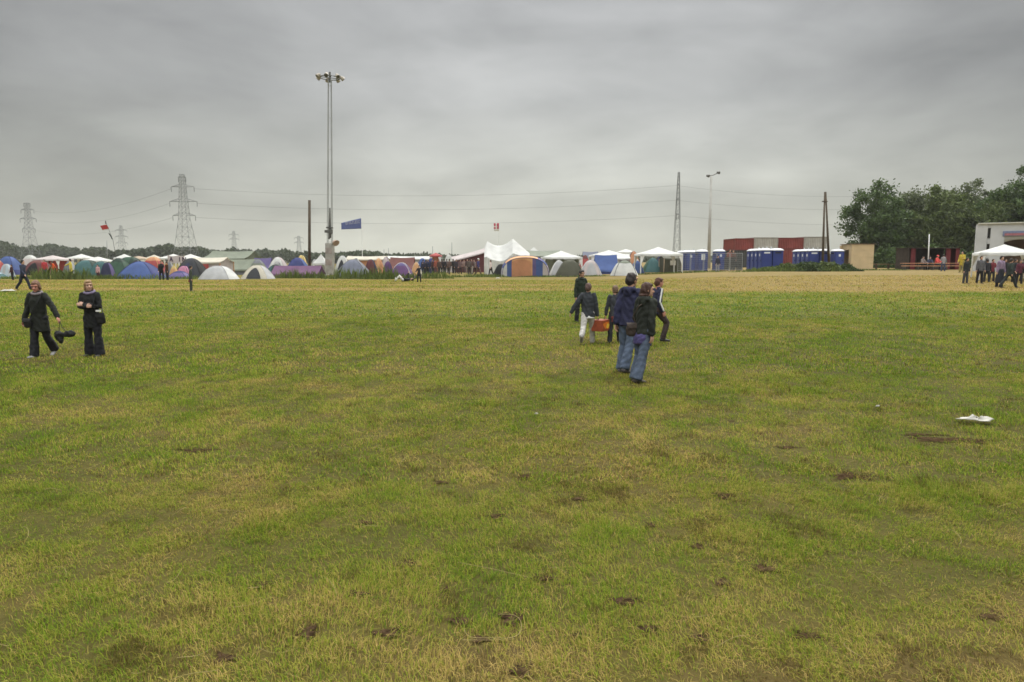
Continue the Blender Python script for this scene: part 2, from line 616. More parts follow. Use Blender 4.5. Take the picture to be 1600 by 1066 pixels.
# ------------------------------------------------------------------ the people on the field
BLACKISH = (.022, .026, .022)
g, H = place(66, 557, 437)
A = person("woman in long dark coat with grey collar, walking and dangling a black bag", g, H, 176,
           dict(legL=(-8, 30, 1), legR=(8, 3, 2), armL=(6, 33, 10, 4), armR=(4, 13, 10, 0)),
           (.017, .019, .015), (.016, .016, .019), (.17, .09, .055), "ruddy", (.30, .29, .28), True, coat=.35, flare=1.35, hairlen=.02,
           collar=(.21, .18, .19), turn=-10, nod=12, lean=2, bulk=1.08, group="two women in dark clothes on the field")
g, H = place(148, 556, 436)
B_ = person("blonde woman in black jacket and lilac scarf with her arms crossed", g, H, 180,
            dict(legL=(2, 2, 4), legR=(-2, 2, 4), armL_pts=[(-.125, .02, .655), (.015, .100, .690)], armR_pts=[(.125, .02, .650), (-.015, .118, .672)]),
            (.014, .015, .015), (.014, .014, .018), (.27, .17, .078), "pale", (.05, .045, .04), True, coat=.395, flare=1.5, hairlen=.10,
            collar=(.20, .17, .26), turn=-42, bulk=1.04, group="two women in dark clothes on the field")
g, H = place(981, 581, 425)
C_ = person("tall man in navy fleece and blue jeans, seen from behind", g, H, 38,
            dict(legL=(2, 14, 1), legR=(-17, 8, 1), armL=(-14, 6, 12, 4), armR=(12, 6, 24, 4), lean=6),
            (.024, .025, .058), (.080, .105, .155), (.030, .022, .020), "tan", (.09, .08, .08), True, coat=.475, flare=1.25,
            hood=True, turn=14, bulk=1.1, group="couple walking away over the field")
g, H = place(1004, 596, 440)
D_ = person("woman in olive black hooded jacket and flared jeans, walking away", g, H, 52,
            dict(lean=6, legL=(-1, 12, 0), legR=(-15, 5, 0), armL=(4, 12, 46, 20), armR=(-8, 8, 12, 4)),
            (.020, .023, .018), (.074, .096, .140), (.060, .030, .022), "pale", (.07, .06, .05), True, coat=.485, flare=1.45, hairlen=.055,
            hood=True, turn=30, sash=(.07, .06, .16), bulk=1.08, group="couple walking away over the field")
g, H = place(918, 537, 439)
E_ = person("short haired man in grey jacket and pale trousers carrying one end of the red carton", g, H, 10,
            dict(legL=(-30, 30, 3), legR=(20, 4, 3), armL=(-14, 34, 14, 6), armR=(2, 12, 6, 4)),
            (.034, .038, .044), (.42, .40, .37), (.10, .06, .05), "tan", (.28, .27, .26), True, coat=.465, hem=(.70, .70, .68), turn=2, bulk=1.12,
            group="people carrying the red carton")
g, H = place(960, 535, 445)
F_ = person("person in dark olive top and black trousers holding the far end of the red carton", g, H, 8,
            dict(legL=(-8, 6, 5), legR=(10, 4, 5), armL=(2, 14, 6, 4), armR=(-6, 10, 10, 2)),
            (.040, .044, .050), (.020, .020, .022), (.14, .085, .05), "pale", (.02, .02, .02), True, coat=.47, hairlen=.03, sash=(.13, .03, .025),
            group="people carrying the red carton")
g, H = place(1024, 536, 431)
G_ = person("man in navy track jacket with white sleeve stripes, striding off in profile", g, H, 72,
            dict(legL=(-20, 16, 2), legR=(38, 54, 2), armL=(12, 8, 22, 4), armR=(-10, 8, 40, 4)),
            (.022, .024, .055), (.050, .035, .032), (.10, .045, .03), "ruddy", (.03, .03, .03), True, coat=.47, stripe=True, lean=5)
g = ground_at(907, 503)
H_ = person("person in dark green parka half hidden behind the man in the grey jacket", g, 1.72, 150, "stand",
            (.022, .032, .022), (.02, .02, .022), (.03, .025, .02), "tan", coat=.37, detail=True, collar=(.03, .04, .03), group="walkers in the field")
# dark walkers in the middle distance on the track
g, H = place(38, 453, 405)
person("man in navy jacket walking along the track", g, H, 95, "walk", (.025, .03, .055), (.02, .022, .035), (.02, .018, .015), group="walkers in the field")
g, H = place(299, 455, 414)
person("person in grey green jacket standing alone on the track", g, H, 60, "stand", (.05, .06, .045), (.045, .05, .04), (.03, .02, .015),
       shoe=(.2, .12, .1), sash=(.2, .04, .03), group="walkers in the field")

# ---- bags and the carton they carry
leather = mat("black_bag", (.012, .012, .012), rough=.6, var=.3, scale=14, bump=.3)
brownbag = mat("brown_bag", (.055, .040, .032), rough=.7, var=.3, scale=14, bump=.3)


def bag(label, c, size, m, strap_pts, rz=0.0, cat="bag"):
    c = Vector(c)
    o = empty("shoulder_bag", c, rz, label, cat)
    b = sweep([(0, 0, -size[2] / 2 + .03), (0, 0, 0), (0, 0, size[2] / 2 - .02)], [size[0] / 2, size[0] / 2 * 1.05, size[0] / 2 * .9], [size[1] / 2, size[1] / 2, size[1] / 3])
    union("pouch", [b], .012, m, o, .004)
    fl = MB()
    n = 6
    for k in range(n):
        a0, a1 = math.pi * k / n * .5, math.pi * (k + 1) / n * .5
        y0, z0 = -size[1] * .56 * math.sin(a0), size[2] * .12 + size[2] * .42 * math.cos(a0)
        y1, z1 = -size[1] * .56 * math.sin(a1), size[2] * .12 + size[2] * .42 * math.cos(a1)
        w = size[0] * .5
        fl.add([(-w, y0, z0), (w, y0, z0), (w, y1, z1), (-w, y1, z1)], [(0, 1, 2, 3)])
    f = fl.build("flap", m, o)
    s = f.modifiers.new("t", 'SOLIDIFY')
    s.thickness = .008
    st = MB()
    M = Matrix.Rotation(-rz, 3, 'Z')
    st.tube([M @ (Vector(p) - c) for p in strap_pts], .011, 6)
    st.build("strap", m, o)
    return o


h = A["handL"]
# the bag dangling from her outstretched hand: two soft lobes on a strap
o = empty("hand_bag", (h.x + .06, h.y - .06, h.z - .30), 0, "soft black bag dangling on a strap from the outstretched hand", "bag")
union("pouch", [ball((-.06, 0, .0), (.10, .06, .11)), ball((.16, 0, .04), (.13, .05, .075)), ball((.05, 0, .03), (.10, .045, .05)), ball((-.03, 0, -.10), (.06, .045, .06))], .012, leather, o, .012)
st = MB()
st.tube([(-.05, 0, .08), (-.06, .02, .17), (-.06, .06, .30)], .007, 6)
st.tube([(.10, 0, .08), (.0, .02, .18), (-.06, .06, .30)], .007, 6)
st.build("strap", leather, o)
u = A["up"]
c = A["hipR"] + Vector((-.07, -.13, -.10))
bag("black bag at the hip of the woman in the long coat", c, (.17, .08, .18), leather,
    [c + Vector((.08, 0, .14)), u(.02, .110, .60), u(-.05, .105, .72), u(-.085, .03, .845), u(-.06, -.085, .74), u(.05, -.10, .56), c + Vector((-.06, .04, .13))])
u = B_["up"]
c = B_["hipL"] + Vector((.14, -.06, -.03))
bag("black bag at the hip of the blonde woman", c, (.19, .09, .22), leather,
    [c + Vector((0, 0, .10)), u(-.085, .06, .60), u(-.085, .075, .72), u(-.075, .0, .845), u(-.10, -.07, .66), c + Vector((.02, .04, .10))])
o = empty("paper_cup", c + Vector((.0, -.07, .17)), 0, "white paper tucked in the top of the blonde woman's bag", "paper")
MB().box((0, 0, 0), (.10, .02, .035)).build("sheet", mat("paper_white", (.75, .75, .73), var=.05), o)
o.name = "folded_paper"
u = D_["up"]
c = D_["hipL"] + Vector((-.13, -.05, .02))
bag("brown bag on the hip of the woman in the hooded jacket", c, (.24, .10, .20), brownbag,
    [c + Vector((.05, 0, .08)), u(-.075, -.09, .66), u(.0, -.105, .76), u(.075, -.02, .845), u(.06, .09, .70), c + Vector((.10, .06, .10))], rz=.3)

# the carton between the two carriers
a, b = E_["handR"] + Vector((0, 0, -.02)), F_["handL"] + Vector((0, 0, -.02))
mid = (a + b) / 2
dx = b - a
rz = math.atan2(dx.y, dx.x)
W = max(.50, dx.length + .06)
o = empty("carton", (mid.x, mid.y, mid.z - .27), rz, "red carton with orange and yellow print carried between two people", "carton")
cr = mat("carton_red", (.27, .060, .025), rough=.55, var=.35, scale=7, bump=.1)
co = mat("carton_orange", (.60, .16, .025), rough=.55, var=.4, scale=9, bump=.1)
cy = mat("carton_yellow", (.75, .48, .05), rough=.55, var=.3, scale=9, bump=.1)
MB().box((0, 0, .135), (W, .30, .27)).build("box", cr, o, bevel=.008)
for side in (-1, 1):
    k = MB()
    pts = [(W * .04 + .21 * math.cos(t) * (1 + .25 * math.sin(3 * t)), side * .1525, .135 + .105 * math.sin(t) * (1 + .2 * math.cos(2 * t))) for t in [2 * math.pi * q / 18 for q in range(18)]]
    k.add(pts, [tuple(range(18))])
    f = k.build("printed_flame", co, o)
    k = MB()
    pts = [(W * .08 + .085 * math.cos(t) * (1 + .3 * math.sin(2 * t)), side * .1555, .12 + .06 * math.sin(t)) for t in [2 * math.pi * q / 14 for q in range(14)]]
    k.add(pts, [tuple(range(14))])
    k.build("printed_spot", cy, o)
for sx in (-1, 1):
    MB().tube([(sx * (W / 2 - .10), 0, .27), (sx * (W / 2 - .085), 0, .30), (sx * (W / 2 - .02), 0, .305), (sx * (W / 2 - .012), 0, .27)], .010, 6).build("handle", leather, o)

# ------------------------------------------------------------------ people in and before the camp
CAMP = "people between the tents"


def folk(label, px, feet, top, head, pose, tc, lc, hair=(.03, .02, .015), **k):
    g, H = place(px, feet, top)
    if 657 < px < 745 and feet < 431:  # the group stands in the gap before the awning and the marquee
        Y = 80 + (px * 7) % 9
        x = at_depth(px, 405, Y).x
        g = Vector((x, Y, float(tz(x, Y))))
        H = min(1.85, max(1.62, at_depth(px, top + 1, Y).z - g.z))
    return person(label, g, H, head, pose, tc, lc, hair, group=k.pop("group", CAMP), **k)


DK, JN = (.02, .02, .025), (.05, .065, .11)
folk("dark figure in black and red beside the pale blue tent", 20, 438, 413, 200, "chat", (.05, .02, .025), (.015, .015, .02))
folk("person in red jacket next to the pinkish canopy", 71, 434, 405, 160, "stand", (.42, .04, .05), JN)
folk("person in orange red raincoat bending forward by the grass bank", 87, 434, 407, 220, "chat", (.70, .10, .03), DK, lean=18, coat=.36)
folk("person in long yellow raincoat reaching out one arm", 112, 435, 404, 250, dict(legL=(3, 3, 3), legR=(-2, 2, 4), armL=(-3, 8, 14, 2), armR=(60, 20, 10, 4)), (.55, .46, .07), (.30, .27, .08), coat=.33)
folk("person in pale pink shirt by the dark green tent", 154, 436, 413, 180, "stand", (.55, .32, .33), (.08, .03, .04))
folk("black clad person before the blue tent", 253, 438, 407, 150, "chat", (.018, .016, .018), DK)
folk("person in black and rust jacket with yellow bag strap before the blue tent", 262, 438, 408, 215, "stand", (.06, .03, .015), DK, collar=(.45, .20, .03))
folk("child in dark clothes with bare raised arm by the grass bank", 655, 441, 414, 170, "wave", (.03, .028, .035), (.02, .02, .025))
folk("dark figure before the long white awning", 661, 424, 404, 10, "stand", (.03, .03, .06), DK)
folk("figure in navy at the end of the awning", 669, 424, 404, 190, "walk", (.025, .03, .075), DK)
folk("figure in rust red under the orange canopy", 681, 423, 401, 170, "stand", (.30, .09, .06), (.16, .07, .05))
folk("dark figure between the orange canopy and the white dome", 690, 423, 403, 20, "walk", (.035, .025, .03), DK)
folk("walker in grey before the white dome", 698, 422, 401, 0, "stroll", (.10, .085, .09), (.04, .035, .04))
folk("walker in brown before the white dome", 702, 423, 402, 15, "walk", (.11, .07, .06), (.05, .04, .04))
folk("black clothed walker close to the maroon marquee", 708, 423, 402, 345, "stroll", (.02, .02, .022), DK)
folk("walker in pale top before the maroon marquee", 725, 426, 403, 180, "walk", (.25, .17, .15), (.09, .06, .06))
folk("tall walker in dark brown before the maroon marquee", 730, 429, 399, 170, "stroll", (.07, .045, .045), (.18, .15, .13))
folk("walker in brown with pale trousers before the maroon marquee", 737, 430, 402, 190, "walk", (.12, .075, .07), (.30, .26, .22))
for _x, _f, _t, _h, _p, _c, _l in ((665, 423, 405, 30, "chat", (.03, .03, .05), "dark figure between the two at the end of the white awning"),
                                   (676, 422, 404, 200, "stand", (.06, .03, .03), "small dark figure close to the rust red one"),
                                   (686, 423, 404, 160, "stroll", (.09, .06, .05), "brownish figure in front of the orange canopy edge"),
                                   (694, 422, 403, 10, "walk", (.02, .02, .024), "black figure half in front of the white dome"),
                                   (713, 423, 404, 190, "stand", (.05, .04, .05), "dark figure at the low end of the maroon marquee"),
                                   (719, 424, 404, 150, "chat", (.14, .09, .09), "dusty pink figure at the low end of the maroon marquee"),
                                   (733, 427, 402, 20, "stand", (.10, .08, .07), "greyish figure in the middle of the group at the maroon marquee"),
                                   (741, 428, 404, 200, "stroll", (.20, .15, .14), "pale figure at the side of the group nearest the big white tent")):
    folk(_l, _x, _f, _t, _h, _p, _c, (.03, .028, .03))
folk("person in blue jacket and white cap walking by the big white tent", 747, 432, 403, 120, "walk", (.05, .045, .13), (.11, .07, .06), cap=(.75, .75, .73))
folk("person in pale pink shirt and black trousers at the big white tent", 767, 431, 406, 240, "stroll", (.62, .52, .50), (.02, .018, .018))
folk("person in white shirt behind the standing white gazebo", 994, 426, 401, 200, "stand", (.60, .60, .58), (.06, .08, .10))
folk("person in black and white by the single blue toilet", 1121, 425, 399, 180, "stand", (.04, .04, .06), (.28, .28, .30))
folk("person in rust jacket behind the dark boards", 1139, 421, 389, 170, "stand", (.22, .08, .07), DK)
folk("person in brown jacket behind the dark boards", 1145, 421, 390, 200, "stand", (.13, .07, .06), DK)
folk("person in red vest before the blue toilets", 1309, 418, 391, 140, "chat", (.62, .07, .05), DK, group="people by the toilets")
folk("steward in orange vest beside the plywood hut", 1323, 418, 391, 220, "chat", (.85, .16, .04), DK, group="people by the toilets")
# beside the picnic tables and the gazebo
T = "people at the picnic tables"
folk("seated person in grey top at the picnic tables", 1440, 422, 394, 160, "sit", (.20, .17, .16), DK, group=T)
folk("seated person in dark blue at the picnic tables", 1452, 422, 395, 200, "sit", (.04, .05, .09), DK, group=T)
folk("seated person in red jacket and cap at the picnic tables", 1462, 422, 392, 150, "sit", (.65, .08, .07), DK, group=T, cap=(.7, .1, .08))
folk("seated person in dark green at the picnic tables", 1474, 422, 394, 210, "sit", (.03, .05, .04), DK, group=T)
folk("person in pale sweater in front of the picnic tables", 1473, 424, 397, 10, "chat", (.26, .25, .26), JN, group=T)
folk("person in bright yellow raincoat by the red panel", 1502, 426, 392, 230, "chat", (.50, .38, .05), (.30, .25, .08), group=T, coat=.36)
folk("person in black with a pale bag before the yellow raincoat", 1508, 443, 402, 160, "stand", (.018, .02, .022), (.05, .05, .055), group=T)
folk("person in black leaning on the white gazebo", 1530, 443, 399, 190, "stand", (.10, .10, .11), (.018, .016, .02), group=T)
folk("woman in lilac top and long dark skirt by the white gazebo", 1561, 449, 399, 170, "stand", (.24, .18, .26), DK, group=T, skirt=(.025, .028, .035))
folk("walker in dark green with long stride by the white gazebo", 1576, 450, 401, 80, dict(legL=(-30, 10, 2), legR=(28, 4, 2), armL=(20, 8, 14, 2), armR=(-18, 8, 22, 4)), (.03, .04, .035), (.025, .03, .03), group=T)
for _x, _f, _t, _h, _l in ((1541, 441, 404, 20, "dark clad person turned away under the edge of the white gazebo"), (1569, 439, 404, 200, "dark clad person in the shade behind the woman in lilac"),
                           (1584, 441, 404, 150, "dark clad person in the shade behind the long stride"), (1598, 440, 403, 190, "dark clad person at the far leg of the white gazebo")):
    folk(_l, _x, _f, _t, _h, "chat", (.022, .022, .028), (.02, .02, .022), group=T)
folk("person in red top under the white gazebo", 1549, 440, 404, 180, "chat", (.16, .03, .04), DK, group=T)
folk("person in maroon top at the gazebo leg", 1592, 444, 405, 200, "chat", (.10, .025, .04), DK, group=T)
# lying figure on the grass
g = ground_at(630, 441)
person("person in white trousers and black jacket lying on the grass with bent knees", g, 1.7, 0, "knees", (.02, .02, .022), (.70, .70, .66), (.03, .02, .015),
       shoe=(.5, .5, .48), group="people resting on the grass", lie=True)
# ------------------------------------------------------------------ tents
PE = [1.9]


def prof(t):
    return t ** .92, max(0.0, 1 - t ** PE[0])


def foot_r(a, w, d, n=4):
    p = 3.2
    c, s = abs(math.cos(a)) / (w / 2), abs(math.sin(a)) / (d / 2)
    return (c ** p + s ** p) ** (-1 / p)


def dome(label, x0, x1, ytop, Y, main, alt=None, door=None, rot=0.0, depth=None, stripes=None, name="dome_tent", group="dome tents in the camp", cap=None):
    """dome tent with two crossing poles; the pixel span gives its real width and height at its distance Y"""
    a, b = at_depth(x0, ytop, Y), at_depth(x1, ytop, Y)
    cx = (a.x + b.x) / 2
    gz = float(tz(cx, Y))
    w = b.x - a.x
    h = a.z - gz
    d = depth or w * .85
    o = empty(name, (cx, Y, gz), rot, label, "tent", group)
    NA, NR = 64, 14
    PE[0] = RND.uniform(1.75, 2.5)
    ph = RND.random() * 9
    vs = [(0, 0, h)]
    for i in range(1, NR + 1):
        t = i / NR
        for k in range(NA):
            g = 2 * math.pi * k / NA
            r, z = prof(t)
            corner = abs(math.sin(2 * g)) ** 2
            sag = 1 - .10 * (1 - corner) * math.sin(t * math.pi)
            wob = 1 + .012 * math.sin(g * 9 + ph + t * 5) * math.sin(t * math.pi)
            R_ = foot_r(g, w, d) * r * sag * wob
            vs.append((R_ * math.cos(g), R_ * math.sin(g), h * z * (1 - .03 * (1 - corner) * math.sin(t * math.pi)) + .01))
    mb = MB()
    fs, mi = [], []
    for k in range(NA):
        fs.append((0, 1 + k, 1 + (k + 1) % NA))
    for i in range(NR - 1):
        for k in range(NA):
            k2 = (k + 1) % NA
            fs.append((1 + i * NA + k, 1 + (i + 1) * NA + k, 1 + (i + 1) * NA + k2, 1 + i * NA + k2))
    for f in fs:
        cx_ = sum(vs[q][0] for q in f) / len(f)
        cy_ = sum(vs[q][1] for q in f) / len(f)
        cz_ = sum(vs[q][2] for q in f) / len(f)
        m = 0
        g = math.atan2(cy_ / d, cx_ / w)
        if stripes == "sides" and abs(math.cos(g)) > .72:
            m = 1
        elif stripes == "front" and math.sin(g) < -.60:
            m = 1
        elif stripes == "top" and cz_ > h * .80:
            m = 1
        elif stripes == "skirt" and cz_ < h * .25:
            m = 1
        elif stripes == "band" and abs(cx_) < w * .10:
            m = 1
        mi.append(m)
    mb.v = vs
    mb.f = fs
    mb.m = mi
    mb.build("canopy", [fab(main), fab(alt or main)], o, True)
    pm = fab(cap or alt or main)
    for sg in (-1, 1):
        pts = []
        for j in range(-14, 15):
            t = abs(j) / 14
            r, z = prof(t)
            g = math.atan2(d * sg, w)
            R_ = foot_r(g, w, d) * r * 1.008
            s_ = 1 if j >= 0 else -1
            pts.append((R_ * math.cos(g) * s_, R_ * math.sin(g) * s_, h * z + .02))
        MB().tube(pts, .022, 6).build("pole_sleeve", pm, o)
    if door:
        dm = MB()
        nu, nv = 9, 9
        gv = []
        for i in range(nv):
            t = .46 + .53 * i / (nv - 1)
            for j in range(nu):
                q = (j / (nu - 1) - .5) * 2
                wid = .50 * math.sqrt(max(.02, 1 - (1 - i / (nv - 1)) ** 2.2))
                g = -math.pi / 2 + q * wid
                r, z = prof(t)
                R_ = foot_r(g, w, d) * r * (1 - .10 * (1 - abs(math.sin(2 * g)) ** 2) * math.sin(t * math.pi)) + .035
                gv.append((R_ * math.cos(g), R_ * math.sin(g), h * z + .02))
        gf = [(i * nu + j, (i + 1) * nu + j, (i + 1) * nu + j + 1, i * nu + j + 1) for i in range(nv - 1) for j in range(nu - 1)]
        dm.add(gv, gf)
        dm.build("door_flap", fab(door), o, True)
    return o


def gable(label, x0, x1, yridge, Y, main, side=None, yeave=None, depth=4.0, rot=0.0, door=None, window=None, wall_h=None, name="frame_tent",
          group="frame tents in the camp", along=True, poles="tan", sagk=.05, letters=None, tilt=0.0):
    """house shaped tent; along=True lays the ridge across the view, else the gable faces the camera"""
    a, b = at_depth(x0, yridge, Y), at_depth(x1, yridge, Y)
    cx = (a.x + b.x) / 2
    gz = float(tz(cx, Y))
    w, h = b.x - a.x, a.z - gz
    e = wall_h if wall_h is not None else (at_depth(x0, yeave, Y).z - gz if yeave else h * .6)
    o = empty(name, (cx, Y, gz), rot, label, "tent", group)
    if along:
        L_, S_ = w, depth
    else:
        L_, S_ = depth, w
    to = (lambda u, v, z: (u, v, z)) if along else (lambda u, v, z: (v, u, z))
    roof = MB()
    nu, nv = 11, 9
    for sd in (-1, 1):
        vs = []
        for i in range(nu):
            u = (i / (nu - 1) - .5) * L_ * 1.05
            for j in range(nv):
                t = j / (nv - 1)
                v = sd * t * (S_ / 2 * 1.06)
                z = h - (h - e) * t - sagk * h * math.sin(math.pi * t) - sagk * .7 * h * math.sin(math.pi * i / (nu - 1)) * (1 - t * .5) + tilt * u / L_
                vs.append(to(u, v, z))
        for i in range(nu):  # hanging edge
            x, y, z = vs[i * nv + nv - 1]
            vs.append((x, y, z - .16))
        fs = [(i * nv + j, (i + 1) * nv + j, (i + 1) * nv + j + 1, i * nv + j + 1) for i in range(nu - 1) for j in range(nv - 1)]
        fs += [(i * nv + nv - 1, (i + 1) * nv + nv - 1, nu * nv + i + 1, nu * nv + i) for i in range(nu - 1)]
        roof.add(vs, fs)
    roof.build("roof", fab(main), o, True)
    wl = MB()
    k = .97
    lean = 1.0
    for sd in (-1, 1):
        vs = []
        for i in range(nu):
            u = (i / (nu - 1) - .5) * L_ * k
            bow = .03 * math.sin(i * 2.3)
            vs += [to(u, sd * S_ / 2 * k, e * .985 + tilt * u / L_), to(u, sd * (S_ / 2 * k + .05 + bow), e * .5), to(u, sd * (S_ / 2 * k + .12), .0)]
        wl.add(vs, [(i * 3 + j, (i + 1) * 3 + j, (i + 1) * 3 + j + 1, i * 3 + j + 1) for i in range(nu - 1) for j in range(2)])
        u = sd * L_ / 2 * k
        vs = [to(u, -S_ / 2 * k, 0), to(u, S_ / 2 * k, 0), to(u, S_ / 2 * k, e * .985), to(u, S_ / 4 * k, (e + h) / 2 - sagk * h - .04), to(u, 0, h * (1 - .01) - .03), to(u, -S_ / 4 * k, (e + h) / 2 - sagk * h - .04), to(u, -S_ / 2 * k, e * .985)]
        vs = [(p[0], p[1], p[2] + (tilt * sd / 2 * k if q > 1 else 0)) for q, p in enumerate(vs)]
        wl.add(vs, [(0, 1, 2, 3, 4, 5, 6)])
    if e > .3:
        wl.build("wall", fab(side or main), o)
    else:
        wl.build("wall", fab(side or main), o)
    pm = mat("pole_" + poles, FAB.get(poles, (.4, .4, .4)), rough=.5, var=.1)
    for sx in (-1, 1):
        for sy in (-1, 1):
            x, y, _ = to(sx * L_ / 2 * 1.0, sy * S_ / 2 * 1.03, 0)
            MB().tube([(x, y, -.02), (x, y, max(.1, e - .04 + tilt * sx / 2))], .055, 6).build("corner_pole", pm, o)
    fw = (lambda u, z, off: (u, -(S_ / 2 * k + .14 + off), z)) if along else (lambda u, z, off: (u, -(L_ / 2 * k + .03 + off), z))
    if door:
        hh = min(e if along else h * .78, 1.9) * .92
        ww = min(.55 * w, 1.5)
        MB().add([fw(-ww / 2, 0, 0), fw(ww / 2, 0, 0), fw(ww / 2 * .9, hh * .6, 0), fw(ww / 4, hh, 0), fw(-ww / 4, hh, 0), fw(-ww / 2 * .9, hh * .6, 0)], [(0, 1, 2, 3, 4, 5)]).build("door_flap", fab(door), o)
    if window:
        MB().box(fw(0, e * .66, .02), (w * .32, .03, e * .34)).build("window", fab(window), o)
    return o


def gazebo(label, x0, x1, ytop, yeave, Y, col="white", depth=None, legs=True, group="white gazebos in the camp", name="gazebo", curtain=None, rot=0.0):
    a, b = at_depth(x0, ytop, Y), at_depth(x1, ytop, Y)
    cx = (a.x + b.x) / 2
    gz = float(tz(cx, Y))
    w = b.x - a.x
    h = a.z - gz
    e = at_depth(x0, yeave, Y).z - gz
    d = depth or min(w, 3.2)
    o = empty(name, (cx, Y, gz), rot, label, "gazebo", group)
    mb = MB()
    n = 10
    for s in range(4):
        ang = math.pi / 2 * s
        c_, s_ = round(math.cos(ang)), round(math.sin(ang))
        W2, D2 = (w / 2, d / 2)

        def pt(u, v):  # u: -1..1 along the eave, v: 0 peak .. 1 eave
            lx, ly = (u * v, -v)
            x, y = lx * c_ - ly * s_, lx * s_ + ly * c_
            z = e + (h - e) * ((1 - v) ** 1.25 * .88 + .12 * (1 - v)) - .03 * (1 - u * u) * v
            return (x * W2, y * D2, z)
        vs = [pt(-1 + 2 * i / n, j / n) for i in range(n + 1) for j in range(n + 1)]
        fs = [(i * (n + 1) + j, (i + 1) * (n + 1) + j, (i + 1) * (n + 1) + j + 1, i * (n + 1) + j + 1) for i in range(n) for j in range(n)]
        b0 = len(vs)
        for i in range(n + 1):
            x, y, z = pt(-1 + 2 * i / n, 1)
            vs.append((x * 1.004, y * 1.004, z - .22 + .035 * (i % 2)))
        fs += [(i * (n + 1) + n, (i + 1) * (n + 1) + n, b0 + i + 1, b0 + i) for i in range(n)]
        mb.add(vs, fs)
    mb.build("roof", fab(col), o, True)
    if legs:
        wm = mat("white_pole", (.72, .72, .70), rough=.45, var=.08)
        for sx in (-1, 1):
            for sy in (-1, 1):
                lg = MB()
                x, y = sx * (w / 2 - .05), sy * (d / 2 - .05)
                lg.tube([(x, y, -.03), (x, y, e - .02)], .055, 8)
                # gathered corner cloth
                lg.add([(x, y - sy * .0, e - .02), (x - sx * .42, y, e - .03), (x - sx * .05, y, .9), (x, y - sy * .42, e - .03), (x, y - sy * .05, .9)],
                       [(0, 1, 2), (0, 3, 4)])
                lg.build("leg", wm, o)
    if curtain:
        cm = fab(curtain)
        mb = MB()
        nn = 24
        vs = []
        for i in range(nn + 1):
            u = i / nn
            q = .05 * math.sin(i * 2.1)
            vs += [((u - .5) * w * .92, d * .44 + q, e - .1), ((u - .5) * w * .92, d * .44 + q * 1.6, .02)]
        mb.add(vs, [(2 * i, 2 * i + 2, 2 * i + 3, 2 * i + 1) for i in range(nn)])
        vs = [(v[1] * 0 - w * .455, (i / nn - .5) * d * .9 + 0, z) for i in range(nn + 1) for v, z in (((0, 0), e - .1), ((0, 0), .02))]
        f = mb.build("curtain", cm, o)
    return o


# ---- far left: tents behind the grass bank
dome("blue tent at the very edge behind the pale blue one", -8, 34, 401, 78, "blue", "deepblue", stripes="skirt")
dome("orange red tent cut off by the edge beside the blue tent", -26, 7, 405, 70, "red", "orange", stripes="top")
dome("pale blue dome tent beside the dark figure in black and red", 0, 20, 413, 66, "paleblue", "palegrey", stripes="band")
dome("low teal tent in front of the pale blue dome", -20, 10, 426, 61, "teal", "paleblue", stripes="top")
dome("pinkish white tent top behind the man in the navy jacket", 30, 64, 399, 92, "palepink", "white", stripes="top")
dome("maroon dome tent behind the man in the navy jacket", 38, 82, 407, 76, "maroon", "brick", stripes="top", door="black")
gazebo("pale pinkish canopy with a red back cloth behind the red jacket", 62, 103, 399, 405, 90, "palepink", group="coloured canopies in the camp", curtain="red")
gazebo("far white gazebo behind the yellow raincoat", 112, 142, 397, 403, 118)
gazebo("lower white gazebo beyond the teal dome", 137, 169, 401, 407, 100)
dome("teal dark dome tent behind the yellow raincoat", 113, 160, 407, 74, "teal", "darkgreen", stripes="sides")
dome("grey green dome between the teal and the dark green one", 141, 178, 409, 71, "greygreen", "teal", stripes="front")
dome("dark green dome left of the blue tent", 163, 208, 404, 72, "green", "darkgreen", stripes="top")
dome("blackish green dome half behind the wide blue tent", 178, 228, 402, 76, "darkgreen", "green", stripes="band")
dome("small navy tent tucked against the dark green dome", 157, 178, 411, 65, "violet", "navy", stripes="front")
gazebo("bright white gazebo behind the dark green tents", 183, 205, 397, 403, 110)
gazebo("rusty brown canopy beyond the dark green tents", 203, 230, 400, 404, 104, "tan", group="coloured canopies in the camp")
gazebo("cream gazebo beside the rusty brown canopy", 229, 252, 398, 404, 112, "cream")
dome("wide blue tent in the front row by the two black clad people", 183, 256, 409, 61, "blue", "deepblue", depth=2.8, stripes="sides")
dome("red tent with orange peak behind the wide blue tent", 220, 259, 402, 80, "red", "orange", stripes="top", cap="yellow")
gazebo("white gazebo behind the lettered banner", 255, 287, 397, 403, 108)
gazebo("white gazebo just past the lettered banner", 281, 314, 397, 404, 104)
dome("small amber tent in the front row by the purple tents", 264, 279, 416, 64, "amber", "yellow", stripes="top")
dome("pink tent squeezed between amber and charcoal tents", 275, 300, 416, 66, "pink", "magenta", stripes="skirt")
dome("low violet tent in front of the pink one", 262, 299, 424, 61, "violet", "deepblue", stripes="top")
dome("big charcoal dome tent with a blue patch", 273, 325, 404, 67, "charcoal", "black", stripes="sides", door="navy")
gable("beige frame tent with orange brown corner poles", 304, 354, 402, 73, "cream", "palepink", yeave=409, depth=3.4, poles="orange", window="red", door="tan")
dome("greyish white dome in front of the beige frame tent", 313, 370, 416, 59, "palegrey", "white", stripes="sides", cap="palegrey")
gable("far army green frame tent with a long low roof", 334, 396, 392, 98, "armygreen", "greygreen", yeave=404, depth=7, group="army green frame tents")
gable("near army green frame tent with grey walls", 340, 404, 405, 79, "armygreen", "grey", yeave=421, depth=4.5, group="army green frame tents", poles="black")
dome("off white dome tent with a dark door slit", 378, 427, 415, 60, "cream", "palegrey", door="charcoal", cap="cream", stripes="sides")
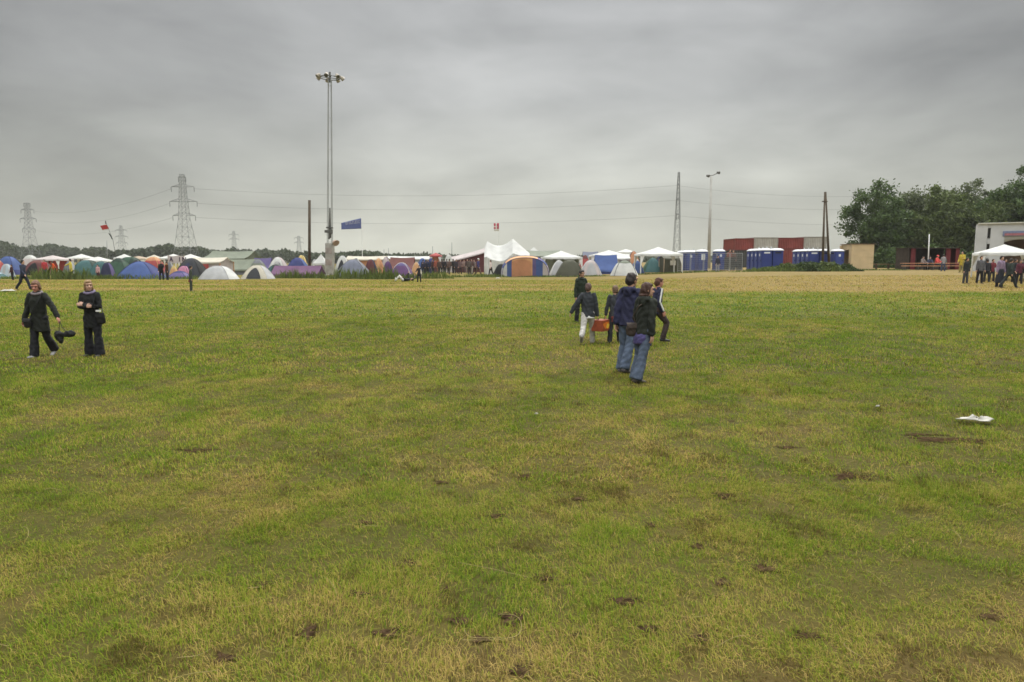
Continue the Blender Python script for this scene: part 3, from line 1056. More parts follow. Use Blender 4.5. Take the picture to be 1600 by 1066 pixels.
dome("grey green dome rising behind the off white dome", 386, 420, 406, 69, "greygreen", "grey", stripes="top")
gazebo("small far white gazebo over the grey purple tent", 391, 409, 400, 404, 110)
gable("grey purple ridge tent behind the off white dome", 398, 424, 403, 88, "violet", "navy", wall_h=.5, depth=2.6)
dome("white dome with pinkish side behind the dark teal tent", 416, 453, 402, 80, "white", "palepink", stripes="sides")
dome("dark teal dome beside the purple tent", 412, 449, 414, 68, "teal", "darkgreen", stripes="band")
dome("blue dome behind the wooden post", 444, 486, 403, 82, "blue", "deepblue", stripes="front")
dome("small yellow and green dome top above the blue dome", 461, 481, 399, 98, "yellow", "green", stripes="skirt")
gable("purple ridge tent with white edges at the wooden post", 431, 501, 415, 64, "magenta", "purple", wall_h=.35, depth=2.6, poles="white", group="ridge tents in the camp")
gazebo("narrow white pavilion with a steep peak next to the lamp mast", 491, 512, 397, 411, 74, curtain="white")
# ---- middle
dome("white dome with a dark ventilation mesh beside the lamp mast", 521, 549, 400, 78, "white", "palegrey", door="charcoal")
dome("wide blue grey dome right beside the lamp mast", 521, 583, 406, 64, "bluegrey", "grey", stripes="sides", depth=2.6)
gable("long cream marquee with an orange front", 545, 603, 400, 96, "cream", "orange", yeave=405, depth=5)
dome("dark maroon dome between blue grey and orange tents", 568, 591, 406, 71, "maroon", "navy", stripes="sides")
dome("orange tent next to the dark maroon dome", 580, 603, 404, 74, "orange", "amber", stripes="band")
dome("white and lilac dome behind the navy dome", 593, 613, 402, 77, "palepink", "violet", stripes="skirt")
dome("navy dome beside the brown ridge tent", 597, 615, 409, 69, "navy", "purple", stripes="front")
dome("purple dome edged by a white arch in the front row", 606, 649, 411, 63, "purple", "violet", cap="white", stripes="top")
gable("dark red brown ridge tent behind the purple dome", 611, 647, 402, 75, "brick", "maroon", wall_h=.6, depth=2.8, poles="cream", group="ridge tents in the camp")
dome("ochre dome by the child with the raised arm", 640, 661, 410, 67, "amber", "cream", stripes="sides")
gable("long white awning over the row of blue tents", 607, 678, 400, 102, "white", "palegrey", yeave=404, depth=4)
dome("blue dome in the row under the white awning", 648, 672, 404, 92, "deepblue", "blue", stripes="front")
dome("darker blue dome in the row under the white awning", 663, 684, 404, 95, "navy", "deepblue", stripes="top")
gazebo("orange red canopy next to the white dome", 672, 690, 395, 399, 98, "red", group="coloured canopies in the camp", curtain="orange")
dome("white dome behind the dark walkers", 691, 711, 398, 95, "white", "palepink", stripes="skirt")
gable("maroon sided marquee with a white roof leading up to the big tent", 700, 764, 394, 98, "palepink", "maroon", yeave=401, depth=6, sagk=.06, tilt=1.5)
dome("black tent at the foot of the big white tent", 769, 796, 413, 70, "black", "charcoal", stripes="sides")
gable("grey green marquee behind the orange and blue tent", 823, 874, 391, 95, "greygreen", "palegrey", yeave=400, depth=6)
gazebo("thin white peaked canopy beside the big white tent", 818, 850, 386, 399, 100)
gazebo("white gazebo behind the olive dome", 846, 908, 392, 402, 76, curtain="greygreen", depth=3.4)
dome("pale grey dome behind the olive dome", 857, 890, 407, 71, "palegrey", "white", stripes="sides")
dome("olive green dome in the front row by the pale grey dome", 867, 914, 406, 68, "olive", "olive", cap="olive", door="olive")
dome("red tent behind the pinkish white dome", 902, 926, 399, 84, "red", "brick", stripes="top")
gable("blue grey tent roof above the red tent", 911, 934, 393, 100, "bluegrey", "grey", wall_h=1.2, depth=4)
dome("pinkish white dome next to the olive dome", 905, 941, 407, 71, "palepink", "palegrey", stripes="sides", door="palegrey")
gable("tall blue ridge tent beside the pinkish white dome", 930, 963, 398, 77, "blue", "deepblue", wall_h=.4, depth=2.8, group="ridge tents in the camp")
gazebo("white gazebo over the tall blue ridge tent", 922, 981, 391, 399, 86, depth=3.4)
gazebo("far white gazebo beside the orange dome", 964, 992, 389, 394, 116)
gable("white cabin tent with a maroon window", 957, 982, 397, 82, "white", "palepink", wall_h=1.7, depth=2.4, window="maroon")
dome("orange dome behind the white cabin tent", 977, 1003, 393, 94, "orange", "brick", stripes="sides")
dome("white dome with dark stripes in the front row by the large gazebo", 954, 997, 407, 67, "white", "greygreen", stripes="top", cap="charcoal")
dome("blue grey dome at the post of the large gazebo", 983, 1007, 408, 74, "bluegrey", "blue", stripes="front")
gazebo("large white gazebo nearest to the lattice mast", 996, 1061, 386, 397, 71, depth=3.6)
dome("teal green dome inside the large gazebo", 1002, 1038, 403, 77, "teal", "green", stripes="sides")
dome("navy and blue dome inside the large gazebo", 1022, 1042, 400, 80, "deepblue", "navy", stripes="band")
gable("olive frame tent under the corner of the large gazebo", 1034, 1061, 398, 75, "olive", "olive", wall_h=1.5, depth=2.4, window="cream")


FD = "faded tents filling the rows between"
for _a in ((98, 119, 408, 73, "palegrey", "grey", "pale grey dome between the pinkish canopy and the teal dome"),
           (203, 224, 407, 69, "grey", "charcoal", "faded grey dome close behind the wide blue tent"),
           (256, 274, 410, 69, "palegrey", "grey", "pale grey dome behind the rust jacket and yellow strap"),
           (322, 340, 409, 77, "bluegrey", "grey", "blue grey dome in the shade of the beige frame tent"),
           (352, 372, 408, 84, "charcoal", "black", "charcoal dome before the wall of the far army green tent"),
           (424, 442, 409, 75, "grey", "palegrey", "grey dome between white pinkish dome and dark teal dome"),
           (484, 500, 406, 80, "cream", "palegrey", "cream dome peeping out behind the wooden post"),
           (499, 522, 412, 78, "palegrey", "grey", "pale dome hidden behind the block of the lamp mast"),
           (547, 566, 404, 88, "white", "grey", "white dome in front of the long cream marquee"),
           (660, 676, 408, 86, "charcoal", "navy", "charcoal dome behind the figure in navy at the awning"),
           (838, 858, 404, 86, "palegrey", "grey", "pale grey dome under the grey green marquee"),
           (890, 908, 404, 79, "bluegrey", "navy", "dull blue dome behind the olive one"),
           (1058, 1076, 404, 84, "grey", "charcoal", "grey dome behind the mesh fence by the large gazebo")):
    dome(_a[6], _a[0], _a[1], _a[2], _a[3], _a[4], _a[5], stripes="front", group=FD)


# ---- orange, blue and white family tent (front face)
def family_tent():
    Y = 69
    a, b = at_depth(783, 400, Y), at_depth(858, 400, Y)
    cx = (a.x + b.x) / 2
    gz = float(tz(cx, Y))
    w, h, d = b.x - a.x, a.z - gz, 3.4
    o = empty("family_tent", (cx, Y, gz), 0, "family tent in orange, blue and white panels by the big white tent", "tent", "dome tents in the camp")
    n, m = 40, 10

    def pt(u, v, k=1.0):
        g = math.pi * u
        return (-math.cos(g) * w / 2 * (1 if True else 0) * (abs(math.cos(g)) ** -.18 if abs(math.cos(g)) > .02 else 1) * k * (1 - .06 * abs(2 * v - 1) ** 2),
                (v - .5) * d, max(0, math.sin(g)) ** .72 * h * k * (1 - .10 * abs(2 * v - 1) ** 2) + .01)
    mb = MB()
    vs = [pt(i / n, j / m) for i in range(n + 1) for j in range(m + 1)]
    for i in range(n):
        u = (i + .5) / n
        mi = 2 if u < .10 else 1 if u < .20 else 0 if u < .66 else 3 if u < .72 else 1 if u < .86 else 4
        for j in range(m):
            mb.f.append((i * (m + 1) + j, (i + 1) * (m + 1) + j, (i + 1) * (m + 1) + j + 1, i * (m + 1) + j + 1))
            mb.m.append(mi)
    mb.v = vs
    for v in (0, 1):
        b0 = len(mb.v)
        ring = [pt(i / n, v) for i in range(n + 1)]
        mb.v += ring + [(x, y, 0.0) for x, y, z in ring]
        for i in range(n):
            xm = (ring[i][0] + ring[i + 1][0]) / 2 / w + .5
            mi = 2 if xm < .13 else 1 if xm < .23 else 0 if xm < .66 else 3 if xm < .70 else 1 if xm < .86 else 4
            mb.f.append((b0 + i, b0 + i + 1, b0 + n + 2 + i, b0 + n + 1 + i))
            mb.m.append(mi)
    mb.build("canopy", [fab("amber"), fab("blue"), fab("white"), fab("violet"), fab("palepink")], o, True)
    for v in (0, .5, 1):
        MB().tube([pt(i / 20, v, 1.006) for i in range(21)], .03, 6).build("pole_sleeve", fab("violet"), o)
    MB().add([(-w * .28, -d / 2 - .04, .03), (w * .12, -d / 2 - .04, .03), (w * .12, -d / 2 - .04, h * .72), (-w * .02, -d / 2 - .04, h * .82), (-w * .16, -d / 2 - .04, h * .82), (-w * .28, -d / 2 - .04, h * .70)], [(0, 1, 2, 3, 4, 5)]).build("door_flap", fab("orange"), o)


family_tent()


# ---- the big white tent with its peaks
def big_tent():
    Y = 82
    cx = at_depth(793, 400, Y).x
    gz = float(tz(cx, Y))
    o = empty("marquee", (cx, Y, gz), 0, "big white tent with sharp peaks and sloping sides", "tent", "frame tents in the camp")
    k = Y / FPX
    PK = [(-31 * k, 0, at_depth(762, 377, Y).z - gz), (8 * k, 0, at_depth(800, 373, Y).z - gz)]
    x0, x1, d = -35 * k, 34 * k, 5.0
    nx, ny = 70, 36
    sd = at_depth(776, 384, Y).z - gz

    def hs(x, y):
        (xa, _, za), (xb, _, zb) = PK
        t = min(1, max(0, (x - xa) / (xb - xa)))
        zr = za + (zb - za) * t - 4 * t * (1 - t) * ((za + zb) / 2 - sd)
        out = max(0, x - xb) * .86 + max(0, xa - x) * 1.6
        fold = .05 * math.sin(x * 3.1) * min(1, abs(y) / 1.5)
        return max(.9, zr - math.hypot(out, abs(y) * (.85 - .12 * min(1, abs(y) / 2.5))) + fold)
    mb = MB()
    vs = []
    for i in range(nx + 1):
        x = x0 + (x1 - x0) * i / nx
        for j in range(ny + 1):
            y = -d / 2 + d * j / ny
            vs.append((x, y, hs(x, y)))
    fs = [(i * (ny + 1) + j, (i + 1) * (ny + 1) + j, (i + 1) * (ny + 1) + j + 1, i * (ny + 1) + j + 1) for i in range(nx) for j in range(ny)]
    mb.add(vs, fs)
    mb.build("roof", fab("white"), o, True)
    wl = MB()
    for y in (-d / 2, d / 2):
        b0 = []
        for i in range(nx + 1):
            x = x0 + (x1 - x0) * i / nx
            b0 += [(x, y * .999, hs(x, y) - .01), (x, y * 1.02 + .05 * math.sin(i * 1.3), .35), (x, y * 1.03 + .08 * math.sin(i * 1.3), -.02)]
        wl.add(b0, [(i * 3 + q, (i + 1) * 3 + q, (i + 1) * 3 + q + 1, i * 3 + q + 1) for i in range(nx) for q in range(2)])
    for x in (x0, x1):
        b0 = []
        for j in range(ny + 1):
            y = -d / 2 + d * j / ny
            b0 += [(x, y, hs(x, y) - .01), (x, y, -.02)]
        wl.add(b0, [(j * 2, j * 2 + 2, j * 2 + 3, j * 2 + 1) for j in range(ny)])
    wl.build("wall", fab("white"), o, True)
    pm = mat("white_pole", (.72, .72, .70))
    for px, py, pz in PK:
        MB().tube([(px, py, 0), (px, py, pz + .05)], .05, 8).build("tent_pole", pm, o)
    MB().add([(x0 - .03, -1.2, 0), (x0 - .03, .8, 0), (x0 - .03, .6, 2.1), (x0 - .03, -1.0, 2.2)], [(0, 1, 2, 3)]).build("doorway", fab("maroon"), o)
    for y in (-d / 2 - .9, d / 2 + .9):
        for x in (x0 + .4, 0, x1 - .4):
            yy = math.copysign(d / 2, y)
            MB().tube([(x, yy, hs(x, yy)), (x + .1, y, .0)], .012, 5).build("guy_rope", pm, o)


big_tent()

# lettered banner
g = at_depth(275, 405, 70)
gz = float(tz(g.x, 70))
o = empty("banner", (g.x, 70, gz), 0, "white cloth banner with dark letters above the purple tents", "banner")
z0, z1 = at_depth(275, 411, 70).z - gz, at_depth(275, 400, 70).z - gz
bw = 25 * 70 / FPX
mb = MB()
for i in range(13):
    x = (i / 12 - .5) * bw
    y = .05 * math.sin(i * 1.1)
    mb.v += [(x, y, z0 + .03 * math.sin(i)), (x, y, z1 + .04 * math.cos(i * .8))]
mb.f = [(2 * i, 2 * i + 2, 2 * i + 3, 2 * i + 1) for i in range(12)]
mb.m = [0] * 12
mb.build("cloth", fab("palepink"), o, True)
ink = mat("banner_ink", (.05, .03, .06), var=.1)
LET = {"A": [((0, 0), (.5, 1)), ((.5, 1), (1, 0)), ((.2, .4), (.8, .4))], "I": [((.5, 0), (.5, 1))], "N": [((0, 0), (0, 1)), ((0, 1), (1, 0)), ((1, 0), (1, 1))]}


def letters(text, x, z, s, parent, m, y, gap=.35, nm="lettering"):
    mb = MB()
    for ch in text:
        if ch == " ":
            x += s * .9
            continue
        for (a, b), (c, d) in LET[ch]:
            mb.tube([(x + a * s * .7, y, z + b * s), (x + c * s * .7, y, z + d * s)], s * .10, 5)
        x += s * .7 + s * gap
    return mb.build(nm, m, parent)


letters("A IN", -bw / 2 + .22, z0 + .14, .44, o, ink, -.09)
for sx in (-1, 1):
    MB().tube([(sx * bw / 2, .02, 0), (sx * bw / 2, .02, z1 + .1)], .03, 6).build("pole", mat("pole_tan", FAB["tan"]), o)
# ------------------------------------------------------------------ masts, poles, flags
steel = mat("galvanised_steel", (.32, .33, .32), rough=.5, var=.15, scale=3, bump=.05, metal=.3)
darksteel = mat("dark_steel", (.10, .10, .09), rough=.6, var=.2)
pylonm = mat("pylon_steel", (.20, .21, .205), rough=.7, var=.2, scale=.5, bump=0)
concrete = mat("concrete", (.33, .32, .29), rough=.9, var=.25, scale=2, bump=.2)
wood = mat("weathered_wood", (.085, .065, .045), rough=.9, var=.3, scale=3, bump=.4)


def lamp_tower():
    Y = 71
    p = at_depth(515.5, 432, Y)
    gz = float(tz(p.x, Y))
    k = Y / FPX
    top = at_depth(515, 124, Y).z - gz
    zz = lambda py: at_depth(515, py, Y).z - gz
    o = empty("lamp_mast", (p.x, Y, gz), 0, "tall twin tube mast with a ring of beige floodlights on top", "mast")
    s = 3.4 * k
    o.rotation_euler.y = math.atan(9 * k / top)
    fr = MB()
    for sx in (-1, 1):
        for sy in (-1, 1):
            fr.tube([(sx * s, sy * s, 2.5), (sx * s * .62, sy * s * .62, top)], .034, 6)
    z = 3.5
    while z < top:
        q = s * (1 - .38 * (z - 2.5) / (top - 2.5))
        for a, b in (((-1, -1), (1, -1)), ((1, -1), (1, 1)), ((1, 1), (-1, 1)), ((-1, 1), (-1, -1))):
            fr.tube([(a[0] * q, a[1] * q, z), (b[0] * q, b[1] * q, z)], .012, 4)
        z += 3.1
    fr.build("lattice", steel, o)
    MB().tube([(0, 0, zz(372)), (0, 0, zz(325))], [.16, .06], 8).build("hoist_cable", darksteel, o)
    wn = MB()
    zc = zz(362)
    wn.box((0, -.1, zz(356)), (9.5 * k, .5, .13))
    wn.box((2.2 * k, -.2, zc), (4.5 * k, .45, .42))
    wn.tube([(-5 * k, -.25, zz(361)), (0, -.25, zz(365)), (3 * k, -.25, zz(358))], .09, 6)
    wn.tube([(1.5 * k, -.25, zz(362)), (-.5 * k, -.25, zz(374))], .11, 6)
    wn.box((-4.6 * k, -.25, zz(362)), (.30, .25, .28))
    wn.build("winch", darksteel, o, bevel=.02)
    b = MB()
    b.box((0, 0, zz(404)), (11 * k, 1.0, zz(380) - zz(428)))
    bo = b.build("ballast_block", concrete, o, bevel=.04)
    for i, (py, c) in enumerate(((392, (.29, .25, .23)), (410, (.31, .26, .235)))):
        MB().box((.02 * i, -.52, zz(py)), (9.5 * k, .03, 9 * k)).build("cover_plate", mat("plate_%d" % i, c, var=.3, scale=2), bo)
    h = MB()
    h.tube([(5.5 * k, -.2, zz(379)), (9.5 * k, -.4, zz(378)), (12 * k, -.55, zz(380))], [.12, .22, .36], 10)
    h.build("loudspeaker", mat("horn_beige", (.42, .31, .25), var=.15), o)
    # lamp ring
    zt = top + .15
    rg = MB()
    R_ = 1.0
    pts = [(R_ * math.cos(a), R_ * .9 * math.sin(a), zt) for a in [2 * math.pi * i / 20 for i in range(21)]]
    rg.tube(pts, .05, 6)
    for a in range(4):
        g = math.pi / 2 * a + .4
        rg.tube([(0, 0, zt), (R_ * math.cos(g), R_ * .9 * math.sin(g), zt)], .04, 5)
    rg.tube([(0, 0, top - .3), (0, 0, zt + .55)], .10, 8)
    rg.build("head_frame", darksteel, o)
    shell = mat("lamp_housing_beige", (.34, .30, .24), rough=.5, var=.15)
    glass = mat("lamp_glass", (.10, .10, .09), rough=.2, var=.1)
    for i in range(7):
        g = 2 * math.pi * i / 7 + .2
        c = Vector((R_ * math.cos(g), R_ * .9 * math.sin(g), zt))
        out = Vector((math.cos(g), math.sin(g), 0))
        a = c + out * .02 + Vector((0, 0, .22))
        b = c + out * .34 + Vector((0, 0, -.08))
        f = MB().tube([a, a * .6 + b * .4, b], [.08, .17, .22], 10).build("floodlight", shell, o)
        t = (b - a).normalized()
        MB().tube([b + t * .004, b + t * .02], [.20, .20], 10).build("lens", glass, f)


lamp_tower()


def pole(label, px, base_y, top_y, Y, r0, r1, m, name="wooden_pole", top_px=None):
    p = at_depth(px, base_y, Y)
    gz = float(tz(p.x, Y))
    t = at_depth(top_px or px, top_y, Y)
    o = MB().tube([(0, 0, -.3), ((t.x - p.x) * .5, 0, (t.z - gz) * .5), (t.x - p.x, 0, t.z - gz)], [r0, (r0 + r1) / 2, r1], 10).build(name, m, None, True)
    o.location = (p.x, Y, gz)
    return tag(o, label, "pole"), t


pole("single weathered wooden post beside the purple ridge tent", 483.5, 433, 313, 66, .15, .13, wood)
# A shaped wooden pole on the right
Y = 74
p = at_depth(1288, 415, Y)
gz = float(tz(p.x, Y))
o = empty("pole_frame", (p.x, Y, gz), 0, "A shaped pair of wooden poles joined at the top, among the blue toilets", "pole")
t = at_depth(1289.5, 300, Y)
for q in (1285.5, 1296.5):
    b = at_depth(q, 415, Y)
    s = -.05 if q < 1290 else .05
    MB().tube([(b.x - p.x, 0, -.2), (t.x - p.x + s, 0, t.z - gz)], [.15, .075], 10).build("pole", wood, o, True)
MB().box((t.x - p.x, 0, t.z - gz - 1.0), (.5, .3, .1)).build("cross_tie", wood, o)

# flood lamp mast with two heads
Y = 92
p = at_depth(1107.5, 405, Y)
gz = float(tz(p.x, Y))
t = at_depth(1111.5, 275, Y)
o = empty("floodlight_mast", (p.x, Y, gz), 0, "pale tapered mast with two small floodlights, behind the blue toilets", "mast")
MB().tube([(0, 0, -.2), (t.x - p.x, 0, t.z - gz)], [.26, .13], 12).build("pole", mat("pale_pole", (.40, .39, .36), var=.15, scale=1), o, True)
tx, tz_ = t.x - p.x, t.z - gz
MB().tube([(tx - .5, 0, tz_), (tx + .15, 0, tz_ + .05), (tx + .75, 0, tz_ + .32)], .05, 6).build("cross_arm", darksteel, o)
for sx, dz in ((-.5, -.02), (.85, .40)):
    MB().tube([(tx + sx - .12, -.05, tz_ + dz + .05), (tx + sx + .12, -.30, tz_ + dz - .05)], [.14, .20], 8).build("floodlight", darksteel, o)


def lattice(name, label, px, top_py, Y, wb, wt, group, arms=(), waist=None, rz=0.0, thick=.12, armn=0.0, step=1.55):
    """four-legged lattice tower with optional cross arms: (pixel row, half width)"""
    p = at_depth(px, 405, Y)
    gz = float(tz(p.x, Y))
    H = at_depth(px, top_py, Y).z - gz
    lean = 0.0
    o = empty(name, (p.x, Y, gz), rz, label, "pylon", group)

    def hw(z):
        if waist:
            zw, ww = waist[0] * H, waist[1]
            return wb + (ww - wb) * z / zw if z < zw else ww + (wt - ww) * (z - zw) / (H - zw)
        return wb + (wt - wb) * z / H
    mb = MB()
    zs = [0]
    while zs[-1] < H * .985:
        zs.append(min(H, zs[-1] + max(H * .03, hw(zs[-1]) * step)))
    cs = ((-1, -1), (1, -1), (1, 1), (-1, 1))
    for i in range(len(zs) - 1):
        z0, z1 = zs[i], zs[i + 1]
        a, b = hw(z0), hw(z1)
        for q in range(4):
            c0, c1 = cs[q], cs[(q + 1) % 4]
            mb.tube([(c0[0] * a, c0[1] * a, z0), (c0[0] * b, c0[1] * b, z1)], thick, 4)
            mb.tube([(c0[0] * a, c0[1] * a, z0), (c1[0] * b, c1[1] * b, z1)], thick * .6, 4)
            mb.tube([(c1[0] * a, c1[1] * a, z0), (c0[0] * b, c0[1] * b, z1)], thick * .6, 4)
            mb.tube([(c0[0] * b, c0[1] * b, z1), (c1[0] * b, c1[1] * b, z1)], thick * .5, 4)
    mb.build("tower", pylonm, o)
    tips = []
    for py, half in arms:
        z = at_depth(px, py, Y).z - gz
        q = hw(z)
        for sg in (-1, 1):
            am = MB()
            if armn:
                tip = Vector((0, sg * half, z))
                A0 = [Vector((c * q, sg * q, z + d)) for c in (-1, 1) for d in (0, half * .18)]
            else:
                tip = Vector((sg * half, 0, z))
                A0 = [Vector((sg * q, c * q, z + d)) for c in (-1, 1) for d in (0, half * .20)]
            for v in A0:
                am.tube([v, tip], thick * .85, 4)
            for f in (.3, .6):
                am.tube([A0[0].lerp(tip, f), A0[1].lerp(tip, f)], thick * .5, 4)
                am.tube([A0[0].lerp(tip, f), A0[3].lerp(tip, f)], thick * .5, 4)
            ar = am.build("cross_arm", pylonm, o)
            MB().tube([tip, tip + Vector((0, 0, -2.2))], .14, 5).build("insulator", pylonm, ar)
            tips.append(Matrix.Rotation(rz, 3, 'Z') @ (tip + Vector((0, 0, -2.2))) + o.location)
    return o, tips


PG = "lattice pylons on the horizon"
_, t1 = lattice("pylon", "largest lattice pylon, three pairs of arms, above the treeline", 291.5, 272, 300, 4.3, .75, PG,
                arms=((292, 4.9), (315, 5.9), (337, 4.9), (277, 1.6)), waist=(.50, 1.75), thick=.09)
_, t0 = lattice("pylon", "slender grey pylon above the trees at the far edge of the camp", 49, 316, 430, 4.2, .7, PG,
                arms=((328, 4.0), (342, 5.0), (358, 4.0), (318, 2.0)), waist=(.5, 1.9), thick=.10)
lattice("pylon", "small hazy pylon next to the leaning red flag", 192, 352, 700, 4.5, .9, PG, arms=((360, 6), (370, 6.5), (380, 6)), waist=(.5, 2.2), thick=.12)
lattice("pylon", "tiny pylon over the army green tents", 367, 361, 820, 4.5, .9, PG, arms=((367, 6), (374, 6)), waist=(.5, 2.2), thick=.12)
lattice("pylon", "tiny pylon beside the single wooden post", 468, 369, 900, 4.5, 1.2, PG, arms=((372, 6), (379, 6)), waist=(.5, 2.2), thick=.14)
_, t2 = lattice("lattice_mast", "slim pointed lattice mast behind the large gazebo", 1057, 268, 285, 1.45, .3, None,
                arms=((289, 2.2), (312, 2.6), (335, 2.2)), armn=1, thick=.085, step=3.4)
for px, top in ((167, 376), (706, 379), (676, 385), (607, 388), (600, 390)):
    Y = 260
    lb = {167: "thin far antenna above the treeline near the leaning flag", 706: "thin far pole above the white dome", 676: "thin far pole above the orange red canopy",
          607: "thinner far pole behind the brown ridge tent", 600: "thin far pole paired with another behind the cream marquee"}[px]
    pole(lb, px, 405, top, Y, .14, .10, pylonm, name="antenna_pole")

wirem = mat("wire", (.10, .10, .10), rough=.6, var=.1, bump=0)


def wire(label, a, b, sag, r=.035):
    a, b = Vector(a), Vector(b)
    pts = []
    for i in range(25):
        t = i / 24
        p = a.lerp(b, t)
        p.z -= sag * 4 * t * (1 - t)
        pts.append(p - a)
    o = MB().tube(pts, r, 5).build("power_line", wirem, None, True)
    o.location = a
    return tag(o, label, "power line", "power lines between the pylons")


names = ("uppermost", "middle", "lowest")
mid2 = [at_depth(1057, y, 285) for y in (290, 313, 337)]
for i in range(3):
    a = t1[2 * i + 1] + Vector((0, 0, 1.4))
    wire(f"{names[i]} power line from the largest pylon to the slim lattice mast", a, mid2[i], 3.6 - .3 * i)
    b = at_depth(1480, (300, 322, 349)[i], 270)
    wire(f"{names[i]} power line from the slim lattice mast toward the big trees", mid2[i], b, 3.0 - .5 * i, .03)
    wire(f"{names[i]} power line from the largest pylon to the slender grey pylon", t1[2 * i] + Vector((0, 0, 1.4)), t0[2 * i + 1] + Vector((0, 0, 1.4)), 4.5, .03)


def flag_cloth(name, c0, u, v, m, parent, nu=14, nv=8, amp=.08, slope=0.0, mi=None, mats=None):
    """waving cloth spanned by u (fly) and v (hoist) from the corner c0"""
    c0, u, v = Vector(c0), Vector(u), Vector(v)
    nrm = u.cross(v).normalized()
    mb = MB()
    vs = []
    for i in range(nu + 1):
        for j in range(nv + 1):
            a, b = i / nu, j / nv
            vs.append(c0 + u * a + v * b * (1 - slope * a) + nrm * amp * math.sin(a * 7 + b * 2) * a)
    mb.v = [tuple(p) for p in vs]
    for i in range(nu):
        for j in range(nv):
            mb.f.append((i * (nv + 1) + j, (i + 1) * (nv + 1) + j, (i + 1) * (nv + 1) + j + 1, i * (nv + 1) + j + 1))
            mb.m.append(mi(i / nu, j / nv) if mi else 0)
    o = mb.build(name, mats or m, parent, True)
    s = o.modifiers.new("t", 'SOLIDIFY')
    s.thickness = .012
    return o


# blue banner flag on its pole
Y = 98
p = at_depth(566.5, 410, Y)
gz = float(tz(p.x, Y))
k = Y / FPX
o = empty("flag", (p.x, Y, gz), 0, "long slate blue flag with pale lettering on a thin white pole", "flag")
zt = at_depth(566, 341, Y).z - gz
zb = at_depth(566, 357.5, Y).z - gz
MB().tube([(0, 0, -.2), (0, 0, zt + .1)], [.045, .03], 8).build("pole", mat("white_pole", (.7, .7, .7)), o)
fm = mat("flag_blue", (.105, .13, .29), rough=.8, var=.15, transl=.1)
fl = flag_cloth("cloth", (-.05, 0, zb), (-31 * k, 0, -1.2 * k), (0, 0, zt - zb), fm, o, slope=.38, amp=.07)
pale = mat("flag_lettering", (.42, .42, .50), var=.15)
lt = MB()
x = -3.2 * k
for i in range(9):
    w = (1.5 + .9 * ((i * 7) % 3) / 2) * k
    f = -x / (31 * k)
    h = (zt - zb) * (1 - .38 * f)
    zc = zb + h * .70
    hh = h * .17
    for y in (-.10, .10):
        lt.box((x - w * .5, y, zc), (w * .28, .02, hh * 2))
        if i % 2 == 0:
            lt.box((x - w * .15, y, zc + hh * .6), (w * .5, .02, hh * .5))
        if i % 3 != 1:
            lt.box((x - w * .15, y, zc - hh * .7), (w * .5, .02, hh * .5))
    x -= w + .55 * k
lt.build("lettering", pale, fl)

# leaning pole with red flag and dark streamer
Y = 90
p = at_depth(184, 400, Y)
gz = float(tz(p.x, Y))
q = lambda px, py: tuple(Vector(at_depth(px, py, Y)) - Vector((p.x, Y, gz)))
o = empty("flag", (p.x, Y, gz), 0, "red flag with a dark streamer on a pole leaning over the green tents", "flag")
MB().tube([(0, 0, -.3), q(176.5, 375), q(164.5, 345)], [.035, .03, .02], 6).build("pole", darksteel, o)
redm = mat("flag_red", (.33, .030, .025), rough=.8, var=.2)
wht = mat("flag_white", (.62, .60, .56), rough=.8, var=.1)
flag_cloth("cloth", q(171, 358.5), Vector(q(160, 360.5)) - Vector(q(171, 358.5)), Vector(q(167, 351)) - Vector(q(171, 358.5)), redm, o, amp=.10,
           mats=[redm, wht], mi=lambda a, b: 1 if b < .10 else 0)
flag_cloth("streamer", q(176.5, 374.5), Vector(q(171.5, 365)) - Vector(q(176.5, 374.5)), (-.16, 0, .05), mat("streamer_dark", (.03, .04, .03)), o, amp=.05)
MB().tube([q(165.5, 350), q(164.8, 345)], [.10, .05], 6).build("finial", mat("finial_grey", (.12, .11, .11)), o)

# red and white flag on a thin pole above the big white tent
Y = 120
p = at_depth(777.5, 405, Y)
gz = float(tz(p.x, Y))
q = lambda px, py: tuple(Vector(at_depth(px, py, Y)) - Vector((p.x, Y, gz)))
o = empty("flag", (p.x, Y, gz), 0, "small red and white flag on a thin pole above the big white tent", "flag")
MB().tube([(0, 0, -.2), q(780, 348)], .03, 6).build("pole", mat("white_pole", (.7, .7, .7)), o)
flag_cloth("cloth", q(780, 361), Vector(q(771.5, 361)) - Vector(q(780, 361)), Vector(q(780, 349)) - Vector(q(780, 361)), redm, o, amp=.08,
           mats=[mat("flag_crimson", (.40, .06, .10), var=.1), wht], mi=lambda a, b: 1 if (.36 < a < .62 or b < .16 or (.42 < b < .60 and a > .3)) else 0)

# ------------------------------------------------------------------ toilets
tb = mat("toilet_blue", (.032, .048, .185), rough=.45, var=.10, scale=1.5, bump=.03)
td = mat("toilet_door", (.042, .064, .225), rough=.45, var=.12, scale=1.5, bump=.03)
tr = mat("toilet_roof", (.56, .57, .58), rough=.4, var=.06, bump=.02)
tk = mat("toilet_sign", (.70, .72, .74), rough=.5, var=.05, bump=0)
dkm = mat("dark_vent", (.02, .02, .03))


